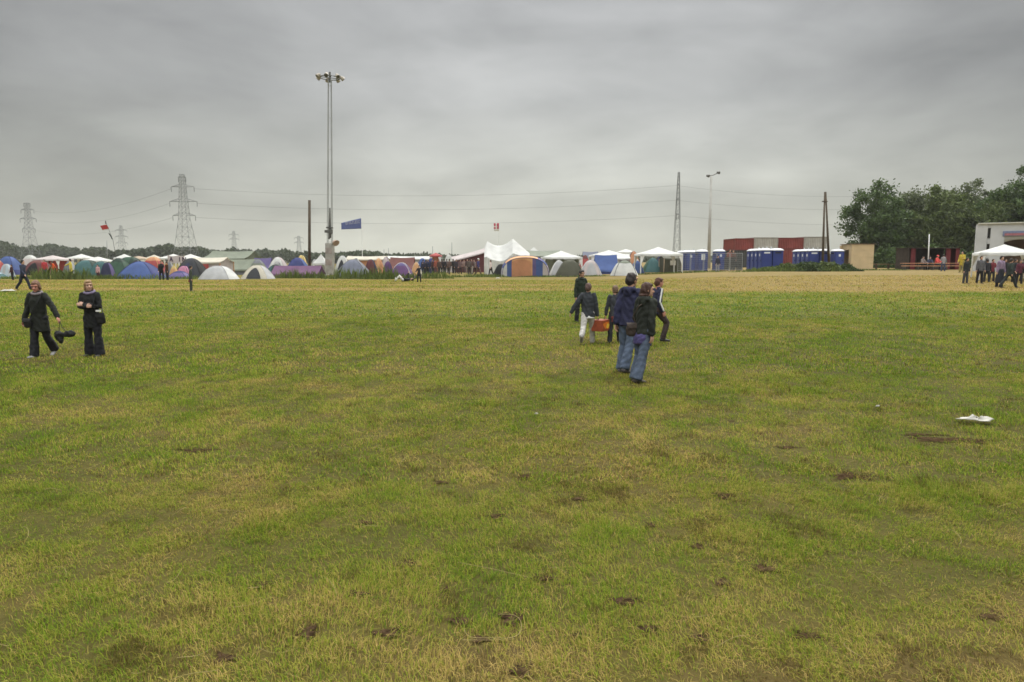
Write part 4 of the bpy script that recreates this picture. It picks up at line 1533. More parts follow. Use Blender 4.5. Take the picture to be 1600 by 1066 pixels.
def make_toilet(label, loc, rz, group):
    o = empty("portable_toilet", loc, rz, label, "toilet", group)
    MB().box((0, 0, 1.03), (1.06, 1.06, 2.06)).build("cabin", tb, o, bevel=.04)
    r = MB()
    vs = []
    n = 8
    for i in range(n + 1):
        for j in range(n + 1):
            x, y = (i / n - .5) * 1.16, (j / n - .5) * 1.16
            e = (1 - (2 * x / 1.16) ** 4) * (1 - (2 * y / 1.16) ** 4)
            vs.append((x, y, 2.10 + .20 * max(0, e) ** .6))
    r.add(vs, [(i * (n + 1) + j, (i + 1) * (n + 1) + j, (i + 1) * (n + 1) + j + 1, i * (n + 1) + j + 1) for i in range(n) for j in range(n)])
    r.box((0, 0, 2.085), (1.15, 1.15, .05))
    r.build("roof", tr, o, True)
    d = MB().box((0, -.545, 1.02), (.78, .05, 1.86)).build("door", td, o, bevel=.015)
    MB().box((.30, -.580, 1.05), (.05, .04, .16)).build("handle", dkm, d)
    MB().box((0, -.574, 1.62), (.22, .012, .26)).build("door_sign", tk, d)
    for sx in (-1, 1):
        MB().box((sx * .536, 0, 1.84), (.03, .62, .14)).build("vent", tk if sx > 0 else dkm, o)
    MB().box((0, 0, .04), (1.12, 1.12, .10)).build("skid", dkm, o)
    MB().tube([(.38, .40, 2.0), (.38, .40, 2.5)], .05, 8).build("vent_pipe", tr, o)
    return o


def tloc(px, Y):
    x = at_depth(px, 405, Y).x
    return Vector((x, Y, float(tz(x, Y))))


TG = "blue portable toilets"
ta = make_toilet("lone blue toilet with a big white sticker at the fence by the large gazebo", tloc(1096, 74), .05, TG)
MB().box((0, -.585, 1.50), (.40, .012, .62)).build("sticker", tk, ta)


def toilet_copy(label, loc, rz):
    c = copy_tree(proto_t)
    c.location = loc
    c.rotation_euler.z = rz
    c["label"] = label
    return c


proto_t = make_toilet("lone blue toilet just past the floodlight mast", tloc(1123, 76), .1, TG)
toilet_copy("blue toilet beside the plywood hut", tloc(1308, 76), 0)
for i in range(3):
    toilet_copy(f"{('front', 'second', 'rearmost')[i]} toilet of the short row between large gazebo and stickered toilet", tloc(1079 - 7 * i, 78 + 1.3 * i), -.15)
for nm, px, Y0 in (("before the first red container", 1204, 71), ("next to the A shaped poles", 1277, 75)):
    base = tloc(px, Y0)
    ords = ("foremost", "second", "third", "rearmost")
    for col in (0, 1):
        for r in range(4):
            side = "left" if col == 0 else "right"
            x = base.x + (-.57 if col == 0 else .57)
            y = Y0 + r * 1.16
            toilet_copy(f"{ords[r]} toilet in the {side} file of the block {nm}", Vector((x, y, float(tz(x, y)))), -math.pi / 2 if col == 0 else math.pi / 2)

# ------------------------------------------------------------------ containers, boards, fence, hut
def container(label, px0, px1, ytop, Y, ybot, c, cname, rz=0.0, d=6.0):
    a, b = at_depth(px0, ytop, Y), at_depth(px1, ytop, Y)
    cx = (a.x + b.x) / 2
    gz = float(tz(cx, Y))
    z0 = gz if ybot is None else at_depth(px0, ybot, Y).z
    w, h = b.x - a.x, a.z - z0
    o = empty("container", (cx, Y + d / 2, z0), rz, label, "container", "stacked shipping containers")
    m = mat("container_" + cname, c, rough=.6, var=.18, scale=1.2, bump=.05)
    fr = mat("container_frame_" + cname, [v * .8 for v in c], rough=.6, var=.2)
    mb = MB()
    for sd in (-1, 1):
        n = max(8, int(w / .14))
        vs = []
        for i in range(n * 2 + 1):
            x = (i / (n * 2) - .5) * (w - .1)
            y = sd * (d / 2 - .04 - (.04 if (i // 1) % 4 in (1, 2) else 0))
            vs += [(x, y, .08), (x, y, h - .08)]
        mb.add(vs, [(2 * i, 2 * i + 2, 2 * i + 3, 2 * i + 1) for i in range(n * 2)])
        vs = []
        n2 = int(d / .14)
        for i in range(n2 * 2 + 1):
            y = (i / (n2 * 2) - .5) * (d - .1)
            x = sd * (w / 2 - .04 - (.04 if i % 4 in (1, 2) else 0))
            vs += [(x, y, .08), (x, y, h - .08)]
        mb.add(vs, [(2 * i, 2 * i + 2, 2 * i + 3, 2 * i + 1) for i in range(n2 * 2)])
    mb.box((0, 0, h - .05), (w - .05, d - .05, .06))
    mb.build("wall", m, o)
    f = MB()
    for sx in (-1, 1):
        for sy in (-1, 1):
            f.box((sx * (w / 2 - .05), sy * (d / 2 - .05), h / 2), (.12, .12, h))
    for z in (.06, h - .06):
        for sy in (-1, 1):
            f.box((0, sy * (d / 2 - .05), z), (w - .24, .11, .12))
        for sx in (-1, 1):
            f.box((sx * (w / 2 - .05), 0, z), (.11, d - .24, .12))
    f.build("frame", fr, o)
    return o


RED, GRY = (.20, .045, .038), (.36, .345, .31)
container("red container of the left stack above the blue toilets", 1149, 1178, 372.5, 108, 391, RED, "red")
container("dark grey container under the left red one", 1149, 1178, 391.2, 108, None, (.05, .052, .05), "dark")
container("pale grey container beside the left red one", 1178.6, 1216, 371, 108, 391, GRY, "grey", d=5)
container("pale grey container under the left grey one", 1178.6, 1216, 391.2, 108, None, GRY, "grey", d=5)
container("longer red container of the right stack", 1216.8, 1256, 371.5, 110, 389, RED, "red")
container("red container carrying the longer red one", 1216.8, 1256, 389.2, 110, None, RED, "red")
container("pale grey container on top beside the longer red one", 1256.6, 1292, 370, 110, 388, GRY, "grey", d=5)
container("pale grey container carrying the other beside the right stack", 1256.6, 1292, 388.2, 110, None, GRY, "grey", d=5)

bm = mat("dark_boards", (.055, .055, .052), rough=.8, var=.3, scale=2)
for i, (x0, x1) in enumerate(((1132, 1140), (1140.6, 1150), (1150.6, 1161))):
    Y = 74
    a, b = at_depth(x0, 402, Y), at_depth(x1, 402, Y)
    cx = (a.x + b.x) / 2
    gz = float(tz(cx, Y))
    o = empty("board_screen", (cx, Y, gz), 0, f"dark board screen between the toilets, {('by the lone toilet', 'in the middle', 'by the toilet block')[i]}", "screen", "dark board screens")
    w, h = b.x - a.x, a.z - gz
    mb = MB()
    n = 4
    for k in range(n):
        mb.box(((k + .5) / n * w - w / 2, 0, h / 2 + .03 * (k % 2)), (w / n - .02, .04, h))
    mb.build("board", bm, o)
    mb = MB()
    for z in (h * .25, h * .8):
        mb.box((0, .05, z), (w, .05, .08))
    mb.build("rail", bm, o)
for i in range(5):
    x0, x1 = 1059 + i * 20.5, 1079 + i * 20.5
    Y = 72.6
    a, b = at_depth(x0, 396, Y), at_depth(x1, 396, Y)
    cx = (a.x + b.x) / 2
    gz = float(tz(cx, Y))
    w, h = b.x - a.x, a.z - gz
    lab = ("at the post of the large gazebo", "before the short toilet row", "before the stickered toilet", "by the foot of the floodlight mast", "before the dark boards")[i]
    o = empty("mesh_fence", (cx, Y, gz), 0, f"grey steel mesh fence panel {lab}", "fence", "steel mesh fence panels")
    f = MB()
    for x in (-w / 2 + .03, w / 2 - .03):
        f.tube([(x, 0, 0), (x, 0, h)], .028, 6)
    for z in (.15, h):
        f.tube([(-w / 2 + .03, 0, z), (w / 2 - .03, 0, z)], .025, 6)
    f.build("frame", steel, o)
    f = MB()
    for k in range(1, 12):
        f.tube([(-w / 2 + w * k / 12, 0, .15), (-w / 2 + w * k / 12, 0, h)], .006, 4)
    for k in range(1, 8):
        f.tube([(-w / 2, 0, .15 + (h - .15) * k / 8), (w / 2, 0, .15 + (h - .15) * k / 8)], .006, 4)
    f.build("mesh_panel", steel, o)

# plywood hut
Y = 76
a, b = at_depth(1331, 382, Y), at_depth(1366, 382, Y)
cx = (a.x + b.x) / 2
gz = float(tz(cx, Y))
w, h, d = b.x - a.x, a.z - gz, 2.4
ply = mat("plywood", (.52, .40, .235), rough=.75, var=.10, scale=1.2, bump=.08)
o = empty("plywood_hut", (cx, Y + d / 2, gz), 0, "box shaped hut of bare plywood boards in front of the trees", "hut")
mb = MB()
nb = 4
for k in range(nb):
    mb.box((0, -d / 2, h * (k + .5) / nb), (w, .05, h / nb - .012))
mb.build("front_wall", ply, o)
mb = MB()
for k in range(nb):
    mb.box((w / 2 - .04, .03, h * (k + .5) / nb), (.05, d - .06, h / nb - .012))
    mb.box((0, d / 2 - .02, h * (k + .5) / nb), (w - .14, .05, h / nb - .012))
mb.build("back_wall", ply, o)
mb = MB()
mb.box((-w / 2 + .03, -d / 2 + .30, h / 2), (.05, .5, h))
mb.box((-w / 2 + .03, d / 2 - .35, h / 2), (.05, .6, h))
mb.box((-w / 2 + .03, 0, h - .3), (.05, d - 1.2, .6))
mb.build("side_wall", ply, o)
MB().box((0, 0, h + .04), (w + .2, d + .2, .07)).build("roof", mat("hut_roof", (.17, .12, .08), var=.3), o)
p2 = at_depth(1318, 384, Y + 2.2)
g2 = float(tz(p2.x, Y + 2.2))
o2 = empty("plywood_screen", (p2.x, Y + 2.2, g2), .2, "plywood board standing upright behind the steward in the orange vest", "screen")
MB().box((0, 0, (p2.z - g2) / 2), (.95, .05, p2.z - g2)).build("board", ply, o2)
MB().tube([(-.3, .06, 0), (-.3, .06, p2.z - g2)], .04, 5).build("batten", wood, o2)
MB().tube([(.3, .06, 0), (.3, .06, p2.z - g2)], .04, 5).build("batten", wood, o2)

# ------------------------------------------------------------------ picnic tables, booth, stage building
pine = mat("pine_boards", (.46, .25, .14), rough=.7, var=.25, scale=2, bump=.1)
TBL = "orange brown beer tables and benches"


def beer_table(loc, rz, label):
    o = empty("beer_table", loc, rz, label, "table", TBL)
    mb = MB()
    for k in (-1, 0, 1):
        mb.box((0, k * .19, .75), (2.2, .18, .07))
    mb.build("tabletop", pine, o)
    for sx in (-1, 1):
        l = MB()
        for sy in (-1, 1):
            l.tube([(sx * .8, sy * .24, 0), (sx * .8, sy * .2, .735)], .022, 5)
        l.tube([(sx * .8, -.24, .3), (sx * .8, .24, .3)], .018, 5)
        l.build("leg", darksteel, o)
    return o


def beer_bench(loc, rz, label):
    o = empty("beer_bench", loc, rz, label, "bench", TBL)
    MB().box((0, 0, .46), (2.2, .27, .07)).build("seat", pine, o)
    for sx in (-1, 1):
        l = MB()
        for sy in (-1, 1):
            l.tube([(sx * .8, sy * .12, 0), (sx * .8, sy * .1, .445)], .02, 5)
        l.build("leg", darksteel, o)
    return o


t_p = b_p = None
for i, px in enumerate((1424, 1446, 1468, 1490)):
    Y = 76 + (i % 2) * .8
    L0 = tloc(px, Y)
    wh = ("closest to the plywood hut", "by the white pole", "in front of the dark booth", "under the yellow raincoat")[i]
    if not t_p:
        t_p = beer_table(L0, .12, "beer table " + wh)
    else:
        c = copy_tree(t_p)
        c.location = L0
        c.rotation_euler.z = (-1) ** i * .1
        c["label"] = "beer table " + wh
    for sy in (-1, 1):
        lab = f"bench on the {'near' if sy < 0 else 'far'} side of the beer table {wh}"
        L1 = tloc(px + .4, Y + sy * .75)
        if not b_p:
            b_p = beer_bench(L1, .12, lab)
        else:
            c = copy_tree(b_p)
            c.location = L1
            c.rotation_euler.z = (-1) ** i * .1
            c["label"] = lab
L0 = tloc(1389, 84)
o = empty("plank_bench", L0, 0, "long low plank bench between plywood hut and picnic tables", "bench")
MB().box((0, 0, .62), (3.6, .4, .07)).build("seat", mat("old_planks", (.24, .16, .09), var=.3, scale=2), o)
for sx in (-1.5, 0, 1.5):
    MB().box((sx, 0, .29), (.10, .34, .58)).build("leg", wood, o)

# dark booth with red panels
Y = 80
a, b = at_depth(1422, 388, Y), at_depth(1502, 388, Y)
cx = (a.x + b.x) / 2
gz = float(tz(cx, Y))
w, h, d = b.x - a.x, a.z - gz, 3.0
o = empty("booth", (cx, Y + d / 2, gz), 0, "dark open booth with red end panels behind the picnic tables", "booth")
rp = mat("booth_red", (.12, .018, .022), rough=.6, var=.2, scale=1.5)
dk = mat("booth_dark", (.045, .034, .026), rough=.9, var=.35, scale=2)
MB().box((0, 0, h + .03), (w + .2, d + .2, .08)).build("roof", dk, o)
MB().box((0, d / 2, h / 2), (w - .2, .06, h - .02)).build("back_wall", dk, o)
for x0, x1 in ((1425, 1432), (1480, 1487), (1495, 1500)):
    x = (at_depth((x0 + x1) / 2, 385, Y).x) - cx
    MB().box((x, -d / 2 + .1, h / 2), ((x1 - x0) * Y / FPX, .06, h - .04)).build("red_panel", rp, o)
MB().box((0, -d / 2 + .35, .55), (w * .55, .5, 1.1)).build("counter", dk, o)
for sx in (-1, 1):
    MB().box((sx * (w / 2 - .05), 0, h / 2), (.08, d - .3, h - .02)).build("side_wall", rp if sx > 0 else dk, o)
pole("slim white pole rising from the picnic tables", 1450, 420, 366, 78, .07, .05, mat("white_pole", (.7, .7, .7)), name="white_pole", top_px=1452)

# white two storey stage building
Y = 66
a, b = at_depth(1531, 349, Y), at_depth(1640, 349, Y)
cx = (a.x + b.x) / 2
gz = float(tz(cx, Y))
w, h, d = b.x - a.x, a.z - gz, 5.0
k = Y / FPX
X = lambda px: (at_depth(px, 400, Y).x - cx) * .82
Z = lambda py: at_depth(1560, py, Y).z - gz
w *= .82
RB = rad(-33)
o = empty("stage_building", (cx + math.sin(-RB) * d / 2, Y + math.cos(RB) * d / 2, gz), RB, "white two storey pavilion with a striped sign under the big trees", "building")
wm = mat("pavilion_white", (.47, .48, .49), rough=.7, var=.10, scale=.8)
f = -d / 2
wl = MB()
wl.box((X(1535) - .2, 0, h / 2), (.9, d, h))            # corner tower, its left strip
wl.box((0, d / 2 - .05, h / 2), (w, .1, h))
wl.box((X(1556), f + .12, h / 2), (1.1, .2, h))
wl.box(((X(1565) + w / 2) / 2, f + .12, (Z(349) + Z(370)) / 2), (w / 2 - X(1565), .18, Z(349) - Z(370)))
for py in (349.6, 375, 398):
    wl.box((X(1546), f + .16, Z(py) - .1), (X(1551) - X(1540), .2, .5))
wl.build("wall", wm, o)
win = mat("window_dark", (.035, .033, .03), rough=.25, var=.2)
for y0, y1 in ((354, 371), (377.5, 392)):
    q = MB().box(((X(1540) + X(1550)) / 2 + .02, f + .30, (Z(y0) + Z(y1)) / 2), (.95, .06, Z(y0) - Z(y1))).build("window", win, o)
    MB().box(((X(1540) + X(1550)) / 2 + .02, f + .22, (Z(y0) + Z(y1)) / 2), (.05, .06, Z(y0) - Z(y1))).build("mullion", wm, q)
MB().box((0, 0, h + .05), (w + .3, d + .3, .10)).build("roof", mat("pavilion_roof", (.55, .55, .50), var=.1), o)
sg = MB().box(((X(1563) + w / 2) / 2, f - .02, (Z(361) + Z(369)) / 2), (w / 2 - X(1563) - .1, .06, Z(361) - Z(369))).build("sign", mat("sign_blue", (.17, .20, .31), var=.15), o)
MB().box(((X(1570) + w / 2) / 2 - .5, f - .06, (Z(364.6) + Z(368)) / 2), (2.6, .04, Z(364.4) - Z(368))).build("red_stripe", mat("sign_red", (.33, .13, .15), var=.2), sg)
ar = MB()
n = 24
x0, x1 = X(1562), w / 2 - .1
vs = []
for i in range(n + 1):
    t = i / n
    x = x0 + (x1 - x0) * t
    z = Z(382) + (Z(374) - Z(382)) * math.sin(math.pi * min(1, t)) ** .6
    vs += [(x, f + .10, Z(370) - .0), (x, f + .10, z), (x, f + .5, z)]
ar.add(vs, [(3 * i + j, 3 * i + 3 + j, 3 * i + 4 + j, 3 * i + 1 + j) for i in range(n) for j in range(2)])
ar.build("arch", wm, o, True)
MB().box(((x0 + x1) / 2, f + 1.4, Z(395)), (x1 - x0, .1, Z(374) - Z(416))).build("stage_backdrop", mat("stage_brown", (.09, .055, .035), var=.3, scale=2), o)
gazebo("white gazebo in front of the stage building with people under it", 1533, 1606, 382, 395, 51, depth=3.4, rot=-.45, group="white gazebos in the camp")
# ------------------------------------------------------------------ foliage
def leaf_mat(name, c, var=.5, scale=.6, transl=.25):
    m = bpy.data.materials.new(name)
    nt, N, L = nodes_of(m)
    b = N["Principled BSDF"]
    out = N["Material Output"]
    tc = N.new("ShaderNodeTexCoord")
    no = N.new("ShaderNodeTexNoise")
    no.inputs["Scale"].default_value = scale
    no.inputs["Detail"].default_value = 3
    L.new(tc.outputs["Object"], no.inputs["Vector"])
    at = N.new("ShaderNodeAttribute")
    at.attribute_name = "tone"
    ad = N.new("ShaderNodeMath")
    ad.operation = 'MULTIPLY_ADD'
    L.new(at.outputs["Fac"], ad.inputs[0])
    ad.inputs[1].default_value = .5
    L.new(no.outputs["Fac"], ad.inputs[2])
    cr = N.new("ShaderNodeValToRGB")
    cr.color_ramp.elements[0].position = .35
    cr.color_ramp.elements[0].color = (*[v * (1 - var) for v in c], 1)
    cr.color_ramp.elements[1].position = 1.0
    cr.color_ramp.elements[1].color = (min(1, c[0] * (1 + var * 1.2)), min(1, c[1] * (1 + var)), c[2] * (1 + var * .6), 1)
    L.new(ad.outputs[0], cr.inputs["Fac"])
    L.new(cr.outputs["Color"], b.inputs["Base Color"])
    b.inputs["Roughness"].default_value = .6
    b.inputs["Specular IOR Level"].default_value = .25
    t = N.new("ShaderNodeBsdfTranslucent")
    L.new(cr.outputs["Color"], t.inputs["Color"])
    ms = N.new("ShaderNodeMixShader")
    ms.inputs[0].default_value = transl
    L.new(b.outputs[0], ms.inputs[1])
    L.new(t.outputs[0], ms.inputs[2])
    L.new(ms.outputs[0], out.inputs["Surface"])
    return m


def leaves(name, centers, size, m, parent=None, seed=1, up=.4):
    """small leaf faces, randomly turned, at the given centres"""
    rs = np.random.RandomState(seed)
    n = len(centers)
    nrm = rs.normal(size=(n, 3))
    nrm[:, 2] += up
    nrm /= np.linalg.norm(nrm, axis=1)[:, None]
    a = np.cross(nrm, rs.normal(size=(n, 3)))
    a /= np.linalg.norm(a, axis=1)[:, None]
    b = np.cross(nrm, a)
    s = size * (.6 + .8 * rs.rand(n))[:, None]
    v = np.empty((n, 5, 3))
    v[:, 0] = centers - a * s
    v[:, 1] = centers - a * s * .2 - b * s * .5
    v[:, 2] = centers + a * s * .6 - b * s * .35
    v[:, 3] = centers + a * s + nrm * s * .15
    v[:, 4] = centers + a * s * .1 + b * s * .5
    loops = np.arange(n * 5)
    starts = np.arange(n) * 5
    tone = np.repeat(rs.rand(n), 5)
    return np_mesh(name, v.reshape(-1, 3), loops, starts, m, parent, {"tone": tone})


barkm = mat("bark", (.06, .05, .04), rough=.95, var=.35, scale=2, bump=.5)
LM = [leaf_mat("leaves_dark", (.058, .098, .030)), leaf_mat("leaves_mid", (.084, .118, .038)), leaf_mat("leaves_grey", (.086, .112, .054))]


def tree(label, px, Y, top, halfw_px, lm, seed, low=.12, n_clump=150, per=120, lsz=.205, group="big trees beyond the picnic tables", drop=0.0, peaks=3):
    p = at_depth(px, 405, Y)
    gz = float(tz(p.x, Y))
    H = at_depth(px, top, Y).z - gz
    Wd = halfw_px * Y / FPX
    rs = np.random.RandomState(seed)
    o = empty("tree", (p.x, Y, gz), 0, label, "tree", group)
    tk_ = MB()
    r0 = .028 * H
    tk_.tube([(0, 0, -.3), (.1, .05, H * .2), (-.1, 0, H * .45), (.1, .1, H * .75)], [r0, r0 * .75, r0 * .5, r0 * .15], 10)
    cl = []
    pk = [(rs.uniform(-.5, .5) * Wd, rs.uniform(-.3, .3) * Wd, rs.uniform(.78, 1.0)) for _ in range(peaks)]
    pk[0] = (rs.uniform(-.15, .15) * Wd, 0, 1.0)
    k = 0
    n_clump = int(n_clump * 1.35)
    while len(cl) < n_clump and k < 20000:
        k += 1
        x, y = rs.uniform(-1, 1, 2) * Wd
        z = rs.uniform(low, 1)
        # outline: union of a few domed lobes
        ok = False
        for (qx, qy, qh) in pk:
            zz = (z - .45 * qh) / (.50 * qh)
            rr = math.hypot((x - qx) / (Wd * .62), (y - qy) / (Wd * .62))
            if rr * rr + zz * zz < 1:
                ok = True
        zz = (z - .42) / .40
        if math.hypot(x, y) / Wd < .95 and zz * zz + (x * x + y * y) / (Wd * Wd) < 1.0:
            ok = True
        if not ok:
            continue
        if fbm(x * .45 + seed, y * .45 + z * H * .45, seed) < .39:
            continue
        cl.append((x, y, z * H))
    cl = np.array(cl)
    for i in range(9):
        c = cl[rs.randint(len(cl))]
        z0 = H * rs.uniform(.15, .5)
        tk_.tube([(0, 0, z0), (c[0] * .4, c[1] * .4, z0 * .5 + c[2] * .5), tuple(c)], [r0 * .35, r0 * .2, r0 * .05], 6)
    tk_.build("trunk", barkm, o, True)
    R_ = rs.uniform(.45, 1.25, len(cl)) * H / 14
    idx = np.repeat(np.arange(len(cl)), per)
    off = rs.normal(size=(len(idx), 3)) * np.array([.55, .55, .42])
    pos = cl[idx] + off * R_[idx][:, None]
    if drop:
        pos[:, 2] -= drop * np.abs(rs.normal(size=len(pos))) * (rs.rand(len(pos)) < .4)
    pos[:, 2] = np.clip(pos[:, 2], .3, H * 1.0)
    leaves("crown", pos, lsz, lm, o, seed)
    return o


tree("round dark tree with a gappy crown at the row end over the plywood hut", 1364, 112, 276, 50, LM[0], 3, low=.16, n_clump=120)
tree("dense grey green tree with a pointed top, next to the round dark one", 1424, 116, 276, 48, LM[2], 4, n_clump=170)
tree("broad mid green tree behind the white pole", 1470, 110, 283, 52, LM[1], 5, n_clump=180, drop=.8)
tree("tree with a wavy top between the white pole and the pavilion", 1518, 114, 274, 52, LM[2], 6, n_clump=170)
tree("low hanging tree in front of the row, beside the pavilion", 1556, 104, 300, 44, LM[1], 7, n_clump=130, drop=1.0)
tree("tallest dark tree rising behind the white pavilion", 1592, 106, 256, 66, LM[0], 8, n_clump=230)
tree("dark tree almost out of view past the white pavilion", 1690, 110, 262, 58, LM[2], 9, n_clump=120)


def shrub(label, px, Y, top, halfw, lm, seed, n=1200, lsz=.12, group=None, dz=0.0, name="shrub"):
    p = at_depth(px, 405, Y)
    gz = float(tz(p.x, Y))
    H = max(.4, at_depth(px, top, Y).z - gz)
    Wd = halfw * Y / FPX
    rs = np.random.RandomState(seed)
    u = rs.uniform(-1, 1, n)
    v = rs.uniform(-1, 1, n)
    hh = H * (.45 + .55 * fbm(u * 3 + seed, v * 2, seed)) * np.clip(1.25 - (u ** 2 + v ** 2), .12, 1)
    pos = np.stack([u * Wd, v * min(Wd, 1.4), hh * rs.rand(n) ** .6], 1)
    o = leaves(name, pos, lsz, lm, None, seed, up=.1)
    o.location = (p.x, Y, gz)
    return tag(o, label, "shrub", group)


LS = [leaf_mat("weed_green", (.075, .105, .032), scale=1.5), leaf_mat("weed_dark", (.045, .070, .025), scale=1.5)]
SG = "weedy shrubs in front of the blue toilets"
shrub("low weedy shrub at the foot of the nearest toilet block", 1206, 67.5, 415, 20, LS[0], 21, group=SG)
shrub("pale green shrub before the gap between both toilet blocks", 1232, 67, 408, 24, LS[0], 22, n=1800, group=SG)
shrub("dark green shrub in front of the second toilet block", 1262, 66.5, 406, 26, LS[1], 23, n=2000, group=SG)
shrub("shrub spreading around the A shaped poles", 1292, 67, 405, 22, LS[0], 24, n=1600, group=SG)
shrub("low shrub between A shaped poles and plywood hut", 1318, 68, 410, 22, LS[1], 25, n=1400, group=SG)
HB = "dark hedge bushes below the big trees"
for i, (px, lab) in enumerate(((1384, "dark bush right behind the plywood hut"), (1404, "dark bush over the long plank bench"), (1432, "dark bush behind the first red panel"),
                               (1462, "dark bush behind the booth roof"), (1494, "dark bush at the far end of the booth"), (1524, "dark bush beside the white pavilion"))):
    shrub(lab, px, 100 - 2 * (i % 2), 376 + 5 * (i % 3), 22, LM[0], 40 + i, n=2600, lsz=.26, group=HB, name="bush")

# treeline far away: one wood that reads as a mass
prof_px = [(-700, 386), (-450, 380), (-260, 384), (-160, 379), (-100, 376), (-40, 381), (0, 380), (16, 379), (30, 384), (44, 387), (58, 386), (72, 385), (90, 383), (108, 387), (124, 388), (132, 392), (142, 390),
           (160, 388), (172, 390), (182, 394), (200, 392), (230, 391), (248, 388), (262, 385), (274, 383), (284, 390), (296, 387), (312, 387), (322, 389), (330, 392), (345, 393),
           (358, 391), (368, 388), (378, 392), (392, 392), (400, 393), (418, 391), (432, 395), (450, 392), (462, 395), (500, 397), (545, 397), (566, 394), (580, 396), (592, 395), (604, 399),
           (640, 398), (662, 396), (680, 398), (720, 400), (800, 401), (900, 402), (1000, 402), (1100, 401), (1200, 400), (1320, 398), (1500, 398), (1700, 398)]
xs_, ys_ = zip(*prof_px)
rs = np.random.RandomState(77)
n = 110000
px = rs.uniform(-700, 1900, n)
n_l = px < 620
Yd = 430 + 70 * rs.rand(n) + 60 * np.sin(px * .02)
top = np.interp(px, xs_, ys_) + (fbm(px * .20, Yd * .02, 61, 4) - .5) * 9.0
keep = rs.rand(n) < np.where(n_l, 1.0, .5)
px, Yd, top = px[keep], Yd[keep], top[keep]
hgt_ = (408 - top) * Yd / FPX + 1.55
wx = (px - 800) / FPX * Yd
zz = .45 + np.clip(hgt_, 1.0, None) * rs.rand(len(px)) ** .55
lv = leaves("treeline", np.stack([wx, Yd, zz], 1), 1.15, leaf_mat("treeline_leaves", (.034, .050, .020), scale=.05), None, 5, up=.2)
tag(lv, "far wood along the horizon behind the camp", "treeline", kind="stuff")

# ------------------------------------------------------------------ the field
xs = np.concatenate([np.linspace(-1600, -95, 26), np.arange(-90, 90.1, .6), np.linspace(95, 1600, 26)])
yl = np.concatenate([np.linspace(-60, -4, 10), np.arange(-3, 90.1, .45), np.linspace(92, 200, 30), np.linspace(220, 2500, 30)])
GX, GY = np.meshgrid(xs, yl, indexing="ij")
nx, ny = len(xs), len(yl)
GZ = tz(GX, GY) + .02 * (fbm(GX * .5, GY * .5, 90) - .5) * (GY < 40)
idx = np.arange(nx * ny).reshape(nx, ny)
quads = np.stack([idx[:-1, :-1], idx[1:, :-1], idx[1:, 1:], idx[:-1, 1:]], -1).reshape(-1, 4)
gm = bpy.data.materials.new("field_grass")


